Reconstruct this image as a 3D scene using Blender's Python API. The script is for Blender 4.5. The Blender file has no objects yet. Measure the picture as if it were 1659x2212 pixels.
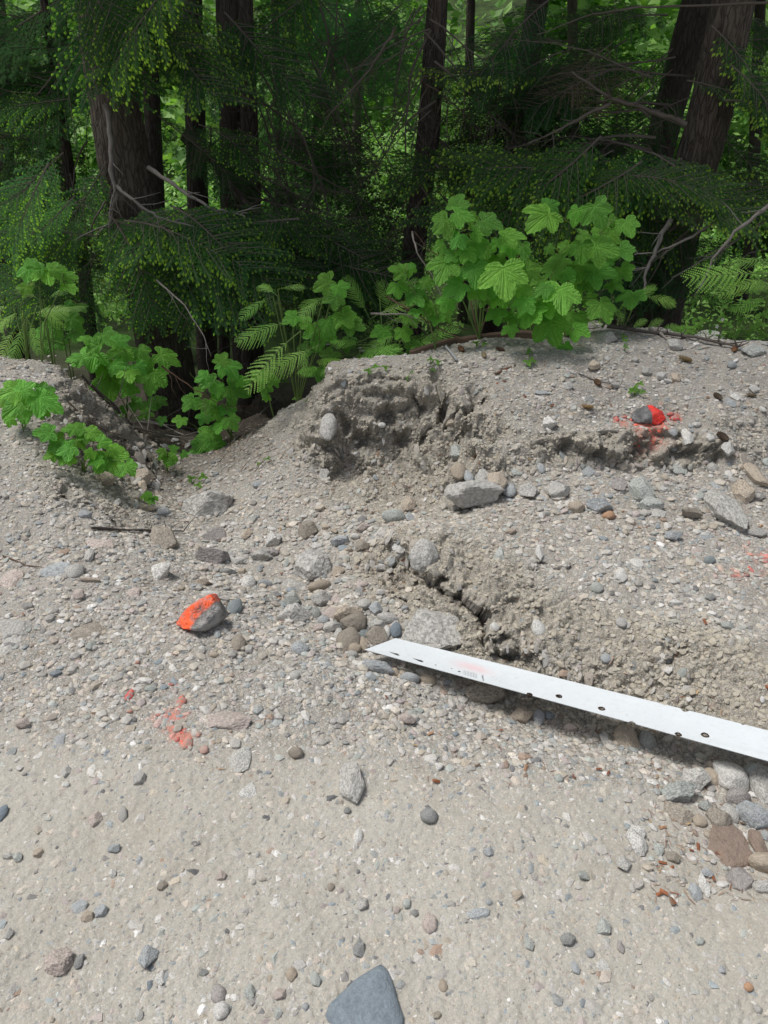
import bpy, math, random
import numpy as np
from mathutils import Vector, Matrix, Euler
from mathutils.bvhtree import BVHTree
from mathutils.geometry import delaunay_2d_cdt

R = math.radians
rng = np.random.default_rng(11)
random.seed(11)
scene = bpy.context.scene
col = scene.collection

# ------------------------------------------------------------------ camera, world, sun, exposure
PITCH = R(31.0)
CAM_H = 1.6
FP = 1597.0            # focal length in pixels of a 1659 x 2212 picture
cam_d = bpy.data.cameras.new('camera')
cam = bpy.data.objects.new('camera', cam_d)
col.objects.link(cam)
cam.location = (0, 0, CAM_H)
cam.rotation_euler = (math.pi / 2 - PITCH, 0, 0)
cam_d.sensor_fit = 'VERTICAL'
cam_d.sensor_height = 36.0
cam_d.lens = 26.0
cam_d.clip_start = 0.05
cam_d.clip_end = 400.0
scene.camera = cam

SUN_EL, SUN_AZ = R(66), R(-78)      # azimuth measured from +Y towards +X
world = bpy.data.worlds.new('World')
scene.world = world
world.use_nodes = True
wn = world.node_tree
wn.nodes.clear()
wo = wn.nodes.new('ShaderNodeOutputWorld')
wb = wn.nodes.new('ShaderNodeBackground')
ws = wn.nodes.new('ShaderNodeTexSky')
ws.sky_type = 'NISHITA'
ws.sun_disc = False
ws.sun_elevation = SUN_EL
ws.sun_rotation = SUN_AZ
ws.air_density = 1.0
ws.dust_density = 3.0
ws.ozone_density = 1.0
wh = wn.nodes.new('ShaderNodeHueSaturation')
wh.inputs['Saturation'].default_value = 0.42
wn.links.new(ws.outputs[0], wh.inputs['Color'])
wn.links.new(wh.outputs[0], wb.inputs[0])
wb.inputs[1].default_value = 0.10
wn.links.new(wb.outputs[0], wo.inputs[0])

sd = bpy.data.lights.new('sun', 'SUN')
sd.energy = 2.5
sd.angle = R(20)
sd.color = (1.0, 0.975, 0.935)
sun = bpy.data.objects.new('sun', sd)
col.objects.link(sun)
sv = Vector((math.cos(SUN_EL) * math.sin(SUN_AZ), math.cos(SUN_EL) * math.cos(SUN_AZ), math.sin(SUN_EL)))
sun.rotation_euler = sv.to_track_quat('Z', 'Y').to_euler()
sun.location = sv * 30

scene.view_settings.view_transform = 'Standard'
scene.view_settings.look = 'None'
scene.view_settings.gamma = 1.0
scene.view_settings.use_curve_mapping = False
scene.view_settings.exposure = 0.2
scene.cycles.max_bounces = 6
scene.cycles.diffuse_bounces = 3
scene.cycles.transmission_bounces = 4
scene.cycles.transparent_max_bounces = 4

# ------------------------------------------------------------------ helpers
CP, SP = math.cos(PITCH), math.sin(PITCH)

def ray(px, py):
    """direction through a pixel of the 1659 x 2212 picture"""
    dx, dy = (px - 829.5) / FP, (1106 - py) / FP
    return Vector((dx, CP + dy * SP, -SP + dy * CP))

def at_z(px, py, z):
    d = ray(px, py)
    t = (z - CAM_H) / d.z
    return Vector((d.x * t, d.y * t, z))

def at_y(px, py, Y):
    d = ray(px, py)
    t = Y / d.y
    return Vector((d.x * t, Y, CAM_H + d.z * t))

def depth_of(p):
    return p[1] * CP - (p[2] - CAM_H) * SP

def project(x, y, z):
    dep = y * CP - (z - CAM_H) * SP
    up = y * SP + (z - CAM_H) * CP
    return 829.5 + FP * x / dep, 1106 - FP * up / dep

def hash3(ix, iy, iz, seed):
    h = (ix.astype(np.int64) * 374761393 + iy.astype(np.int64) * 668265263 + iz.astype(np.int64) * 2147483647 + seed * 974634777) & 0xffffffff
    h = ((h ^ (h >> 13)) * 1274126177) & 0xffffffff
    h = ((h ^ (h >> 16)) * 2246822519) & 0xffffffff
    return ((h ^ (h >> 15)) & 0xffffff) / float(0xffffff)

def vnoise(x, y, z, seed=0):
    xi, yi, zi = np.floor(x), np.floor(y), np.floor(z)
    fx, fy, fz = x - xi, y - yi, z - zi
    fx, fy, fz = [f * f * f * (f * (f * 6 - 15) + 10) for f in (fx, fy, fz)]
    r = 0
    for a in (0, 1):
        wx = fx if a else 1 - fx
        for b in (0, 1):
            wy = fy if b else 1 - fy
            for c in (0, 1):
                wz = fz if c else 1 - fz
                r = r + wx * wy * wz * hash3(xi + a, yi + b, zi + c, seed)
    return r * 2 - 1

def fbm(x, y, z, octs=4, seed=0, gain=0.5):
    s, a, t = 0, 1.0, 0
    for o in range(octs):
        s = s + a * vnoise(x, y, z, seed + o * 17)
        t += a
        a *= gain
        x, y, z = x * 2.03 + 5.1, y * 2.03 + 1.7, z * 2.03 + 9.3
    return s / t

def sstep(a, b, x):
    t = np.clip((x - a) / (b - a), 0, 1)
    return t * t * (3 - 2 * t)

def tag(o, label=None, cat=None, group=None, kind=None):
    if label: o['label'] = label
    if cat: o['category'] = cat
    if group: o['group'] = group
    if kind: o['kind'] = kind
    return o

def np_mesh(name, V, F, mats=(), smooth=False, midx=None, cols=None):
    """V (n,3); F (m,k) array or list of such arrays of different k"""
    V = np.asarray(V, dtype=np.float32)
    Fs = F if isinstance(F, list) else [F]
    Fs = [np.asarray(f, dtype=np.int32) for f in Fs if len(f)]
    me = bpy.data.meshes.new(name)
    me.vertices.add(len(V))
    me.vertices.foreach_set('co', V.ravel())
    nl = sum(f.size for f in Fs)
    nf = sum(len(f) for f in Fs)
    me.loops.add(nl)
    me.loops.foreach_set('vertex_index', np.concatenate([f.ravel() for f in Fs]))
    me.polygons.add(nf)
    tot = np.concatenate([np.full(len(f), f.shape[1], dtype=np.int32) for f in Fs])
    start = np.concatenate([[0], np.cumsum(tot)[:-1]]).astype(np.int32)
    me.polygons.foreach_set('loop_start', start)
    me.polygons.foreach_set('use_smooth', np.full(nf, bool(smooth)))
    if midx is not None:
        me.polygons.foreach_set('material_index', np.asarray(midx, dtype=np.int32))
    for m in mats:
        me.materials.append(m)
    if cols is not None:
        for cn, cv in cols.items():
            cv = np.asarray(cv, dtype=np.float32)
            if cv.ndim == 1:
                at = me.attributes.new(cn, 'FLOAT', 'POINT')
                at.data.foreach_set('value', cv)
            else:
                if cv.shape[1] == 3:
                    cv = np.concatenate([cv, np.ones((len(cv), 1), np.float32)], 1)
                at = me.attributes.new(cn, 'FLOAT_COLOR', 'POINT')
                at.data.foreach_set('color', cv.ravel())
    me.update(calc_edges=True)
    return me

def link(name, me, parent=None, loc=(0, 0, 0)):
    o = bpy.data.objects.new(name, me)
    col.objects.link(o)
    o.location = loc
    if parent is not None:
        o.parent = parent
    return o

def empty(name, loc=(0, 0, 0)):
    o = bpy.data.objects.new(name, None)
    o.empty_display_size = 0.05
    col.objects.link(o)
    o.location = loc
    return o

class MB:
    """collects geometry into one mesh"""
    def __init__(s):
        s.V, s.F3, s.F4, s.m3, s.m4, s.n = [], [], [], [], [], 0
    def add(s, V, F, m=0):
        V = np.asarray(V, float)
        F = np.asarray(F, int)
        if F.size:
            if F.shape[1] == 3:
                s.F3.append(F + s.n); s.m3.append(np.full(len(F), m))
            else:
                s.F4.append(F + s.n); s.m4.append(np.full(len(F), m))
        s.V.append(V)
        s.n += len(V)
    def tube(s, P, r, k=5, m=0, cap=False):
        P = np.asarray(P, float)
        n = len(P)
        r = np.broadcast_to(np.asarray(r, float), (n,))
        T = np.gradient(P, axis=0)
        T /= np.linalg.norm(T, axis=1, keepdims=True) + 1e-9
        ref = np.array([0, 0, 1.0]) if abs(T[:, 2]).mean() < 0.8 else np.array([1.0, 0, 0])
        A = np.cross(T, ref); A /= np.linalg.norm(A, axis=1, keepdims=True) + 1e-9
        B = np.cross(T, A)
        th = np.arange(k) * 2 * math.pi / k
        V = P[:, None, :] + r[:, None, None] * (np.cos(th)[None, :, None] * A[:, None, :] + np.sin(th)[None, :, None] * B[:, None, :])
        i = np.arange(n - 1)[:, None] * k
        j = np.arange(k)[None, :]
        F = np.stack([i + j, i + (j + 1) % k, i + k + (j + 1) % k, i + k + j], -1).reshape(-1, 4)
        base = s.n
        s.add(V.reshape(-1, 3), F, m)
        if cap:
            for e, q in ((0, 0), (n - 1, (n - 1) * k)):
                c = np.concatenate([P[e:e + 1]])
                nn = s.n
                s.V.append(c); s.n += 1
                f = [[nn, base + q + a, base + q + (a + 1) % k] for a in range(k)]
                s.F3.append(np.array(f)); s.m3.append(np.full(len(f), m))
    def mesh(s, name, mats, smooth=True, cols=None):
        V = np.concatenate(s.V) if s.V else np.zeros((0, 3))
        F, mi = [], []
        if s.F3: F.append(np.concatenate(s.F3)); mi.append(np.concatenate(s.m3))
        if s.F4: F.append(np.concatenate(s.F4)); mi.append(np.concatenate(s.m4))
        return np_mesh(name, V, F, mats, smooth, np.concatenate(mi), cols)

# ------------------------------------------------------------------ materials
class Mat:
    def __init__(s, name, rough=0.85, spec=0.3):
        s.m = bpy.data.materials.new(name)
        s.m.use_nodes = True
        s.t = s.m.node_tree
        s.b = s.t.nodes['Principled BSDF']
        s.out = s.t.nodes['Material Output']
        s.b.inputs['Roughness'].default_value = rough
        s.b.inputs['Specular IOR Level'].default_value = spec
    def n(s, typ, **kw):
        nd = s.t.nodes.new(typ)
        for k, v in kw.items():
            setattr(nd, k, v)
        return nd
    def l(s, a, b):
        s.t.links.new(a, b)
    def coord(s, kind='Object', scale=None):
        c = s.n('ShaderNodeTexCoord').outputs[kind]
        if scale is not None:
            mp = s.n('ShaderNodeMapping')
            mp.inputs['Scale'].default_value = scale
            s.l(c, mp.inputs[0])
            c = mp.outputs[0]
        return c
    def noise(s, co, scale, detail=4, rough=0.55, lac=2.0):
        nd = s.n('ShaderNodeTexNoise')
        nd.inputs['Scale'].default_value = scale
        nd.inputs['Detail'].default_value = detail
        nd.inputs['Roughness'].default_value = rough
        nd.inputs['Lacunarity'].default_value = lac
        if co is not None: s.l(co, nd.inputs['Vector'])
        return nd.outputs['Fac']
    def vor(s, co, scale, feature='F1', out='Distance'):
        nd = s.n('ShaderNodeTexVoronoi', feature=feature)
        nd.inputs['Scale'].default_value = scale
        if co is not None: s.l(co, nd.inputs['Vector'])
        return nd.outputs[out]
    def ramp(s, fac, stops, interp='LINEAR'):
        nd = s.n('ShaderNodeValToRGB')
        nd.color_ramp.interpolation = interp
        e = nd.color_ramp.elements
        while len(e) < len(stops): e.new(0.5)
        for i, (p, c) in enumerate(stops):
            e[i].position = p
            e[i].color = (c, c, c, 1) if isinstance(c, (int, float)) else (*c, 1)
        s.l(fac, nd.inputs[0])
        return nd.outputs[0]
    def mix(s, fac, a, b, mode='MIX'):
        nd = s.n('ShaderNodeMix', data_type='RGBA', blend_type=mode)
        for sock, v in ((nd.inputs[0], fac), (nd.inputs[6], a), (nd.inputs[7], b)):
            if isinstance(v, bpy.types.NodeSocket): s.l(v, sock)
            elif isinstance(v, (int, float)): sock.default_value = v if sock == nd.inputs[0] else (v, v, v, 1)
            else: sock.default_value = (*v, 1)
        return nd.outputs[2]
    def math(s, op, a, b=0.5):
        nd = s.n('ShaderNodeMath', operation=op)
        for sock, v in ((nd.inputs[0], a), (nd.inputs[1], b)):
            if isinstance(v, bpy.types.NodeSocket): s.l(v, sock)
            else: sock.default_value = v
        return nd.outputs[0]
    def attr(s, name, out='Fac', typ='GEOMETRY'):
        nd = s.n('ShaderNodeAttribute', attribute_name=name, attribute_type=typ)
        return nd.outputs[out]
    def color(s, c):
        if isinstance(c, bpy.types.NodeSocket): s.l(c, s.b.inputs['Base Color'])
        else: s.b.inputs['Base Color'].default_value = (*c, 1)
        return s
    def bump(s, h, dist=0.003, strength=0.6, normal=None):
        nd = s.n('ShaderNodeBump')
        nd.inputs['Strength'].default_value = strength
        nd.inputs['Distance'].default_value = dist
        s.l(h, nd.inputs['Height'])
        if normal is not None: s.l(normal, nd.inputs['Normal'])
        s.l(nd.outputs[0], s.b.inputs['Normal'])
        return nd.outputs[0]
# ------------------------------------------------------------------ terrain height field
CT = []
def C(px, py, z):
    p = at_z(px, py, z)
    CT.append((p.x, p.y, z))
def pair(tx, ty, tz, bx, by, gap):
    """a steep face: top point, and a bottom point GAP metres nearer than the top"""
    p = at_z(tx, ty, tz)
    d = ray(bx, by)
    Y = p.y - gap
    t = Y / d.y
    CT.append((p.x, p.y, tz))
    CT.append((p.x, p.y + 0.05, tz + 0.005))
    CT.append((d.x * t, Y, CAM_H + d.z * t))
def face(tops, bots, gap, n=4):
    for (a, b), (c, d) in zip(zip(tops, tops[1:]), zip(bots, bots[1:])):
        for k in range(n):
            f = k / n
            t = [a[i] + (b[i] - a[i]) * f for i in range(3)]
            q = [c[i] + (d[i] - c[i]) * f for i in range(2)]
            pair(t[0], t[1], t[2], q[0], q[1], gap)
# road
for px in (-900, -300, 0, 400, 830, 1250, 1659, 2100, 2700):
    C(px, 2212, 0); C(px, 1950, 0); C(px, 2600, 0)
for px in (-600, -200, 0, 300, 600, 900): C(px, 1700, 0)
C(1150, 1760, 0); C(1300, 1850, 0); C(1250, 1720, -.01); C(1659, 1950, 0); C(2100, 1850, -.02)
for X in (-4, -2, 0, 2, 4): CT.append((X, -0.6, 0)); CT.append((X, 0.1, 0))
# near shoulder, sinking to the washout
for a in ((1500, 1830, -.03), (1620, 1900, -.03), (1400, 1700, -.03), (1200, 1640, -.03), (1000, 1580, -.035), (850, 1500, -.045), (700, 1420, -.04), (600, 1370, -.045),
          (450, 1300, -.03), (300, 1250, -.02), (200, 1180, 0), (120, 1110, .02), (40, 1000, .08), (0, 950, .1), (0, 1200, 0), (0, 1400, 0), (300, 1450, 0), (500, 1550, -.005),
          (-300, 1200, 0), (-300, 1000, .08), (-700, 1300, 0), (110, 1000, .07)): C(*a)
# washout bottom
for a in ((1659, 1690, -.10), (1640, 1760, -.08), (1900, 1780, -.1), (1500, 1640, -.12), (1350, 1580, -.13), (1200, 1530, -.13), (1100, 1495, -.13), (950, 1450, -.12), (850, 1400, -.11), (740, 1340, -.12),
          (640, 1300, -.13), (560, 1250, -.15), (480, 1210, -.17), (420, 1150, -.22), (380, 1090, -.28), (350, 1040, -.34), (420, 1040, -.33), (370, 980, -.48), (440, 970, -.46), (400, 930, -.65),
          (680, 1200, -.14), (560, 1100, -.17), (640, 1040, -.11), (480, 1040, -.27), (540, 980, -.28), (600, 930, -.14), (620, 890, -.1), (560, 900, -.36), (560, 850, -.55)): C(*a)
# left bank
for a in ((0, 765, .3), (-150, 760, .32), (-400, 770, .3), (60, 775, .29), (130, 812, .24), (60, 850, .22), (130, 900, .12), (190, 905, .08), (220, 960, -.04), (90, 930, .12), (180, 1010, -.0),
          (290, 1010, -.2), (250, 1060, -.1), (300, 1090, -.16), (290, 1120, -.12)): C(*a)
pair(160, 850, .17, 215, 930, .06)
pair(110, 800, .25, 180, 890, .1)
# land behind the left bank and in the hollow
for X, Y, z in ((-3.2, 4.6, -.1), (-2.4, 4.5, -.2), (-1.7, 4.45, -.45), (-3.4, 5.6, -.75), (-2.2, 5.5, -.95), (-1.2, 5.2, -1.0), (-.6, 4.9, -.95), (-5, 4.2, .1), (-5.5, 6, -.8),
                (-.2, 5.6, -1.1), (-.4, 4.5, -.62), (-1.0, 6.4, -1.15), (1, 6.4, -1.15), (3, 6.4, -1.15), (5, 6, -1.0), (-3, 6.6, -1.1)): CT.append((X, Y, z))
# upper mound: crest, land behind it
crest = ((720, 808, .30), (800, 785, .33), (880, 775, .35), (960, 768, .36), (1040, 752, .37), (1150, 738, .38), (1300, 722, .39), (1450, 722, .39), (1560, 742, .38), (1659, 748, .38), (1850, 750, .38), (2100, 760, .38))
for px, py, z in crest:
    p = at_z(px, py, z)
    CT.append((p.x, p.y, z))
    CT.append((p.x * 1.02, p.y + .22, z - .05))
    CT.append((p.x * 1.08, p.y + .6, z - .32))
    CT.append((p.x * 1.2, p.y + 1.3, z - .95))
# crumbling face at the left end of the mound
face([(716, 822, .29), (760, 812, .31), (800, 812, .325), (870, 812, .33), (940, 830, .325), (1000, 868, .29), (1050, 905, .26)],
     [(700, 965), (740, 995), (800, 1002), (870, 985), (930, 965), (1000, 955), (1050, 945)], .14, 4)
C(660, 900, -.02); C(690, 930, -.04); C(670, 870, .02)
C(860, 1010, -.05); C(780, 1040, -.09); C(950, 1010, .0); C(880, 1070, -.06); C(760, 1120, -.11)
# mound top and ledge
for a in ((1100, 850, .31), (1250, 800, .35), (1400, 800, .34), (1550, 800, .34), (1659, 860, .30), (1400, 880, .27), (1250, 880, .28), (1130, 890, .27), (1550, 900, .26), (1900, 900, .28)): C(*a)
face([(1170, 930, .23), (1250, 935, .225), (1330, 932, .225), (1420, 930, .22), (1500, 935, .21), (1580, 958, .19)],
     [(1180, 965), (1250, 988), (1330, 992), (1420, 992), (1500, 985), (1590, 985)], .045, 3)
for a in ((1180, 1000, .12), (1300, 1020, .1), (1420, 1020, .1), (1560, 1020, .1), (1659, 1010, .1), (1800, 1020, .1), (1659, 1200, .05), (1500, 1150, .06), (1300, 1100, .07), (1150, 1090, .06),
          (1100, 1040, .07), (1020, 1010, .04), (980, 1070, .0), (940, 1120, -.01), (1300, 1250, .04), (1500, 1350, .03), (1659, 1380, .03), (1900, 1350, .03), (1130, 1180, .045), (1200, 1280, .03), (1380, 1290, .03)): C(*a)
# lower bank with the undercut
face([(880, 1165, .0), (930, 1205, .005), (985, 1235, .01), (1045, 1268, .01), (1075, 1330, .0), (1120, 1385, -.005), (1180, 1415, -.01)],
     [(868, 1228), (922, 1292), (980, 1325), (1030, 1372), (1058, 1420), (1112, 1445), (1172, 1485)], .0, 4)
face([(1215, 1335, .01), (1340, 1350, .01), (1490, 1395, .01), (1650, 1450, .01), (1850, 1510, .01)],
     [(1190, 1480), (1310, 1525), (1480, 1572), (1650, 1618), (1850, 1672)], .235, 3)
for a in ((820, 1250, -.1), (880, 1290, -.1), (940, 1330, -.1), (1000, 1400, -.115), (860, 1340, -.11), (800, 1190, -.1), (840, 1150, -.05)): C(*a)

CT = np.array(CT)
# merge near duplicates
keep = []
for i, c in enumerate(CT):
    if all((c[0] - CT[j][0]) ** 2 + (c[1] - CT[j][1]) ** 2 > 2e-4 for j in keep): keep.append(i)
CT = CT[keep]
EPS = .05
def rbf_fit(P):
    D = np.sqrt((P[:, None, 0] - P[None, :, 0]) ** 2 + (P[:, None, 1] - P[None, :, 1]) ** 2 + EPS ** 2)
    n = len(P)
    A = np.zeros((n + 3, n + 3))
    A[:n, :n] = -D + np.eye(n) * 0.004
    A[:n, n] = 1; A[:n, n + 1] = P[:, 0]; A[:n, n + 2] = P[:, 1]
    A[n:, :n] = A[:n, n:].T
    return np.linalg.solve(A, np.concatenate([P[:, 2], [0, 0, 0]]))
W = rbf_fit(CT)
def rbf(x, y):
    sh = x.shape
    x, y = x.ravel(), y.ravel()
    out = np.empty(len(x))
    for s in range(0, len(x), 20000):
        e = slice(s, s + 20000)
        D = np.sqrt((x[e, None] - CT[None, :, 0]) ** 2 + (y[e, None] - CT[None, :, 1]) ** 2 + EPS ** 2)
        out[e] = -D @ W[:-3] + W[-3] + W[-2] * x[e] + W[-1] * y[e]
    return out.reshape(sh)
def far_base(x, y):
    berm = .34 * np.exp(-((y - 3.8) / .7) ** 2)
    forest = -1.1 - .10 * np.clip(y - 6, 0, 24) + .42 * np.clip(y - 30, 0, 200)
    return np.where(y < 3.8, berm, berm + forest * sstep(4.2, 6.0, y))
def H0(x, y):
    w = sstep(6.6, 5.4, y) * sstep(.6, 1.0, (3.2 + .4 * np.clip(y, 0, 9) - np.abs(x)) ) * sstep(-.9, -.2, y)
    return w * rbf(np.clip(x, -6, 6), np.clip(y, -1.2, 7)) + (1 - w) * far_base(x, y)

# grid: one sheet, dense where the picture looks
rows = [-30, -18, -11, -7, -4.5, -3, -2, -1.3, -.8, -.4, -.1, .15, .35, .5]
NR = 560
pys = np.linspace(2380, 715, NR)
th = PITCH + np.arctan((pys - 1106) / FP)
yy = 1.45 / np.tan(th)
yy = list(yy[yy > .52])
def dense(a, b, step):
    global yy
    yy = [v for v in yy if v < a or v > b] + list(np.arange(a, b, step))
dense(3.10, 3.56, .0042)
dense(2.92, 3.02, .004)
dense(2.0, 2.2, .0035)
dense(1.50, 1.95, .0042)
yy = sorted(yy)
rows += yy
last = rows[-1]
rows += list(np.linspace(last, 8.5, 70)[1:]) + list(np.geomspace(8.8, 90, 34))
rows = np.array(rows)
NC = 480
_u = np.linspace(-1, 1, NC + 90)
ac = .56 * _u * 1.12 + .30 * np.sign(_u) * np.clip(np.abs(_u) - .86, 0, 1) / .14
ext = ac[-1] * np.geomspace(1.03, 11, 17)
ac = np.concatenate([-ext[::-1], ac, ext])
DEP = np.maximum(.857 * rows + .80, .9)
GX = ac[None, :] * DEP[:, None]
GY = np.repeat(rows[:, None], len(ac), 1)
GZ = H0(GX, GY)

def silt_mask(x, y):
    """1 on the packed road, 0 on the loose gravel"""
    n = fbm(x * 1.3, y * 1.6, x * 0 + 2.0, 3, 5)
    edge = 1.33 + .10 * np.clip(-x, -1, 1) + .16 * n
    return sstep(edge + .14, edge - .18, y)

def masks(x, y, z):
    gx = (H0(x + .012, y) - H0(x - .012, y)) / .024
    gy = (H0(x, y + .012) - H0(x, y - .012)) / .024
    return gx, gy
sx, sy = masks(GX, GY, GZ)
SL = np.hypot(sx, sy)
silt = silt_mask(GX, GY)
steep = sstep(.45, 1.2, SL) * sstep(6.2, 5.2, GY)
# places where the bank crumbles: broad blobs
PXg, PYg = project(GX, GY, GZ)
def blob(px, py, cx, cy, rx, ry):
    return np.exp(-(((px - cx) / rx) ** 2 + ((py - cy) / ry) ** 2))
bx = [at_z(*c[:3]) + Vector((0, 0, 0)) for c in ((860, 900, .2), (900, 1020, 0), (1060, 1310, -.03), (1000, 1230, 0), (1400, 1500, -.05), (1380, 960, .15), (250, 950, 0))]
CLAY = [(1300, 1400, .13), (1480, 1440, .13), (1620, 1490, .13), (960, 1230, .10), (1040, 1290, .10), (1120, 1360, .12), (880, 1240, .15), (960, 1310, .13), (1070, 1390, .13), (1190, 1440, .13), (1330, 1480, .14), (1470, 1500, .14), (1600, 1540, .15), (1250, 1380, .12), (1420, 1430, .12), (1560, 1470, .12), (820, 1190, .10)]
def wblob(x, y, i, r): return np.exp(-((x - bx[i].x) ** 2 + (y - bx[i].y) ** 2) / r ** 2)
crumb = np.clip(steep + .8 * wblob(GX, GY, 0, .32) + .55 * wblob(GX, GY, 1, .25) + .7 * wblob(GX, GY, 2, .22) + .4 * wblob(GX, GY, 3, .15) + .15 * wblob(GX, GY, 4, .3) + .5 * wblob(GX, GY, 6, .25), 0, 1)
clayz = np.zeros_like(GX)
for px_, py_, r_c in CLAY:
    q_ = at_z(px_, py_, -.05)
    clayz = np.maximum(clayz, np.exp(-(((GX - q_.x) / (r_c * 1.3)) ** 2 + ((GY - q_.y) / (r_c * .95)) ** 2) ** 1.5))
for px_, py_, z_, r_c in ((150, 1060, .02, .16), (260, 1110, -.1, .14), (330, 1000, -.3, .2), (480, 960, -.3, .2)):
    q_ = at_z(px_, py_, z_)
    crumb = np.maximum(crumb, .55 * np.exp(-((GX - q_.x) ** 2 + (GY - q_.y) ** 2) / r_c ** 2))
crumb = np.clip(crumb + .42 * clayz + .10 * sstep(2.0, 2.5, GY) * sstep(4.6, 4.2, GY), 0, 1)
crumb *= (1 - silt)
NOR = np.stack([-sx, -sy, np.ones_like(sx)], -1)
NOR /= np.linalg.norm(NOR, axis=-1, keepdims=True)
vis = sstep(9, 6, GY) * sstep(1.6, 1.1, np.abs(GX) / DEP[:, None])
q = 1.0
f1 = fbm(GX * 2.2, GY * 2.2, GZ * 2.2, 3, 1) * .03 * (1 - .75 * silt)
f2 = fbm(GX * 10, GY * 10, GZ * 10, 3, 2) * .014 * (1 - .6 * silt)
rid = 1 - np.abs(fbm(GX * 9, GY * 9, GZ * 9, 4, 3, .6)) * 2.6
lump = fbm(GX * 26, GY * 26, GZ * 26, 4, 4, .65)
strat = fbm(GX * 5, GY * 5, GZ * 24, 3, 12)
f3 = crumb * (rid * .030 - .012 + lump * .030 + strat * .03 + fbm(GX * 60, GY * 60, GZ * 60, 3, 14, .7) * .012)
fine = vnoise(GX * 80, GY * 80, GZ * 80, 8) * .0022 + vnoise(GX * 170, GY * 170, GZ * 170, 9) * .0014 + silt * fbm(GX * 3, GY * 5, GZ * 0, 3, 15) * .012
DISP = (f1 + f2 + f3 + fine * (1 + 1.6 * crumb)) * vis
far = sstep(6, 10, GY)
DISP = DISP + far * fbm(GX * .5, GY * .5, GZ * 0, 3, 6) * .35
VX = GX + NOR[..., 0] * DISP
VY = GY + NOR[..., 1] * DISP
VZ = GZ + NOR[..., 2] * DISP
STRIP_LINE = None
# the crack in the crumbling face and the caves under the lips: world space polylines
def poly_dist(x, y, P):
    best = np.full(x.shape, 1e9); side = np.zeros(x.shape)
    for (ax, ay), (bx_, by_) in zip(P, P[1:]):
        ex, ey = bx_ - ax, by_ - ay
        t = np.clip(((x - ax) * ex + (y - ay) * ey) / (ex * ex + ey * ey), 0, 1)
        dx, dy = x - ax - t * ex, y - ay - t * ey
        d = np.hypot(dx, dy)
        s = np.sign(ex * dy - ey * dx)
        side = np.where(d < best, s, side)
        best = np.minimum(best, d)
    return best, side
def surf(px, py):
    """point where a picture pixel meets the smooth height field"""
    d = ray(px, py)
    t = np.linspace(.8, 9, 900)
    z = CAM_H + d.z * t
    h = H0(d.x * t, d.y * t)
    i = int(np.argmax(z < h))
    a, b = z[i - 1] - h[i - 1], z[i] - h[i]
    tt = t[i - 1] + (t[i] - t[i - 1]) * a / (a - b)
    return Vector((d.x * tt, d.y * tt, CAM_H + d.z * tt))
def lip(pts, w, push, cave):
    """overhang: earth behind the line slides forward, earth before it sinks"""
    global VY, VZ, VX
    P = [tuple(surf(*p)[:2]) for p in pts]
    x0 = min(p[0] for p in P) - .4; x1 = max(p[0] for p in P) + .4
    y0 = min(p[1] for p in P) - .4; y1 = max(p[1] for p in P) + .4
    m = (GX > x0) & (GX < x1) & (GY > y0) & (GY < y1)
    x, y = GX[m], GY[m]
    wob = fbm(x * 22, y * 22, x * 0, 3, 31) * .018
    d, s = poly_dist(x, y + wob, P)
    ends = np.clip(np.minimum(np.abs(x - P[0][0]), np.abs(x - P[-1][0])) / .06, 0, 1) * ((x > min(P[0][0], P[-1][0])) & (x < max(P[0][0], P[-1][0])))
    amp = .45 + .9 * np.clip(vnoise(x * 11, y * 11, x * 0, 77) + .5, 0, 1)
    back = (s > 0)
    up = np.where(back, np.exp(-(d / w) ** 2), 0) * ends * amp
    dn = np.where(~back, np.exp(-(d / (w * .55)) ** 2), 0) * ends * amp
    VY[m] -= up * push
    VZ[m] += up * .008
    VZ[m] -= dn * cave
    VY[m] += dn * push * .35
lip([(870, 1195), (900, 1222), (950, 1262), (1000, 1270), (1045, 1298), (1052, 1350), (1060, 1385), (1130, 1405), (1175, 1445), (1240, 1475)], .05, .062, .08)
lip([(820, 1235), (850, 1275), (890, 1290), (930, 1285)], .03, .03, .04)
lip([(105, 1045), (160, 1075), (215, 1100), (262, 1140), (330, 1152)], .03, .02, .03)
lip([(240, 960), (285, 985), (330, 1005)], .03, .03, .04)
lip([(1190, 950), (1260, 968), (1330, 972), (1420, 972), (1500, 965), (1560, 962)], .03, .03, .03)
lip([(770, 940), (820, 915), (850, 935)], .03, .05, .06)
lip([(840, 880), (880, 860), (905, 885)], .03, .04, .06)
lip([(930, 905), (965, 880), (1010, 865), (1035, 850)], .03, .04, .06)
lip([(960, 1095), (1010, 1098), (1050, 1090)], .03, .02, .07)
lip([(1130, 1225), (1180, 1232), (1215, 1225)], .02, .015, .035)
lip([(1390, 1418), (1450, 1425), (1480, 1430)], .02, .017, .06)
def pit(px, py, r, dep):
    global VY, VZ
    c_ = surf(px, py)
    d2 = (VX - c_.x + .35 * r * vnoise(VX * 40, VY * 40, VZ * 40, 5)) ** 2 + ((VY - c_.y) * .8) ** 2 + (VZ - c_.z + .4 * r * vnoise(VX * 37, VY * 37, VZ * 37, 6)) ** 2
    g = np.exp(-(d2 / r ** 2) ** 1.6)
    VY = VY + g * dep
    VZ = VZ - g * dep * .35
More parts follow.
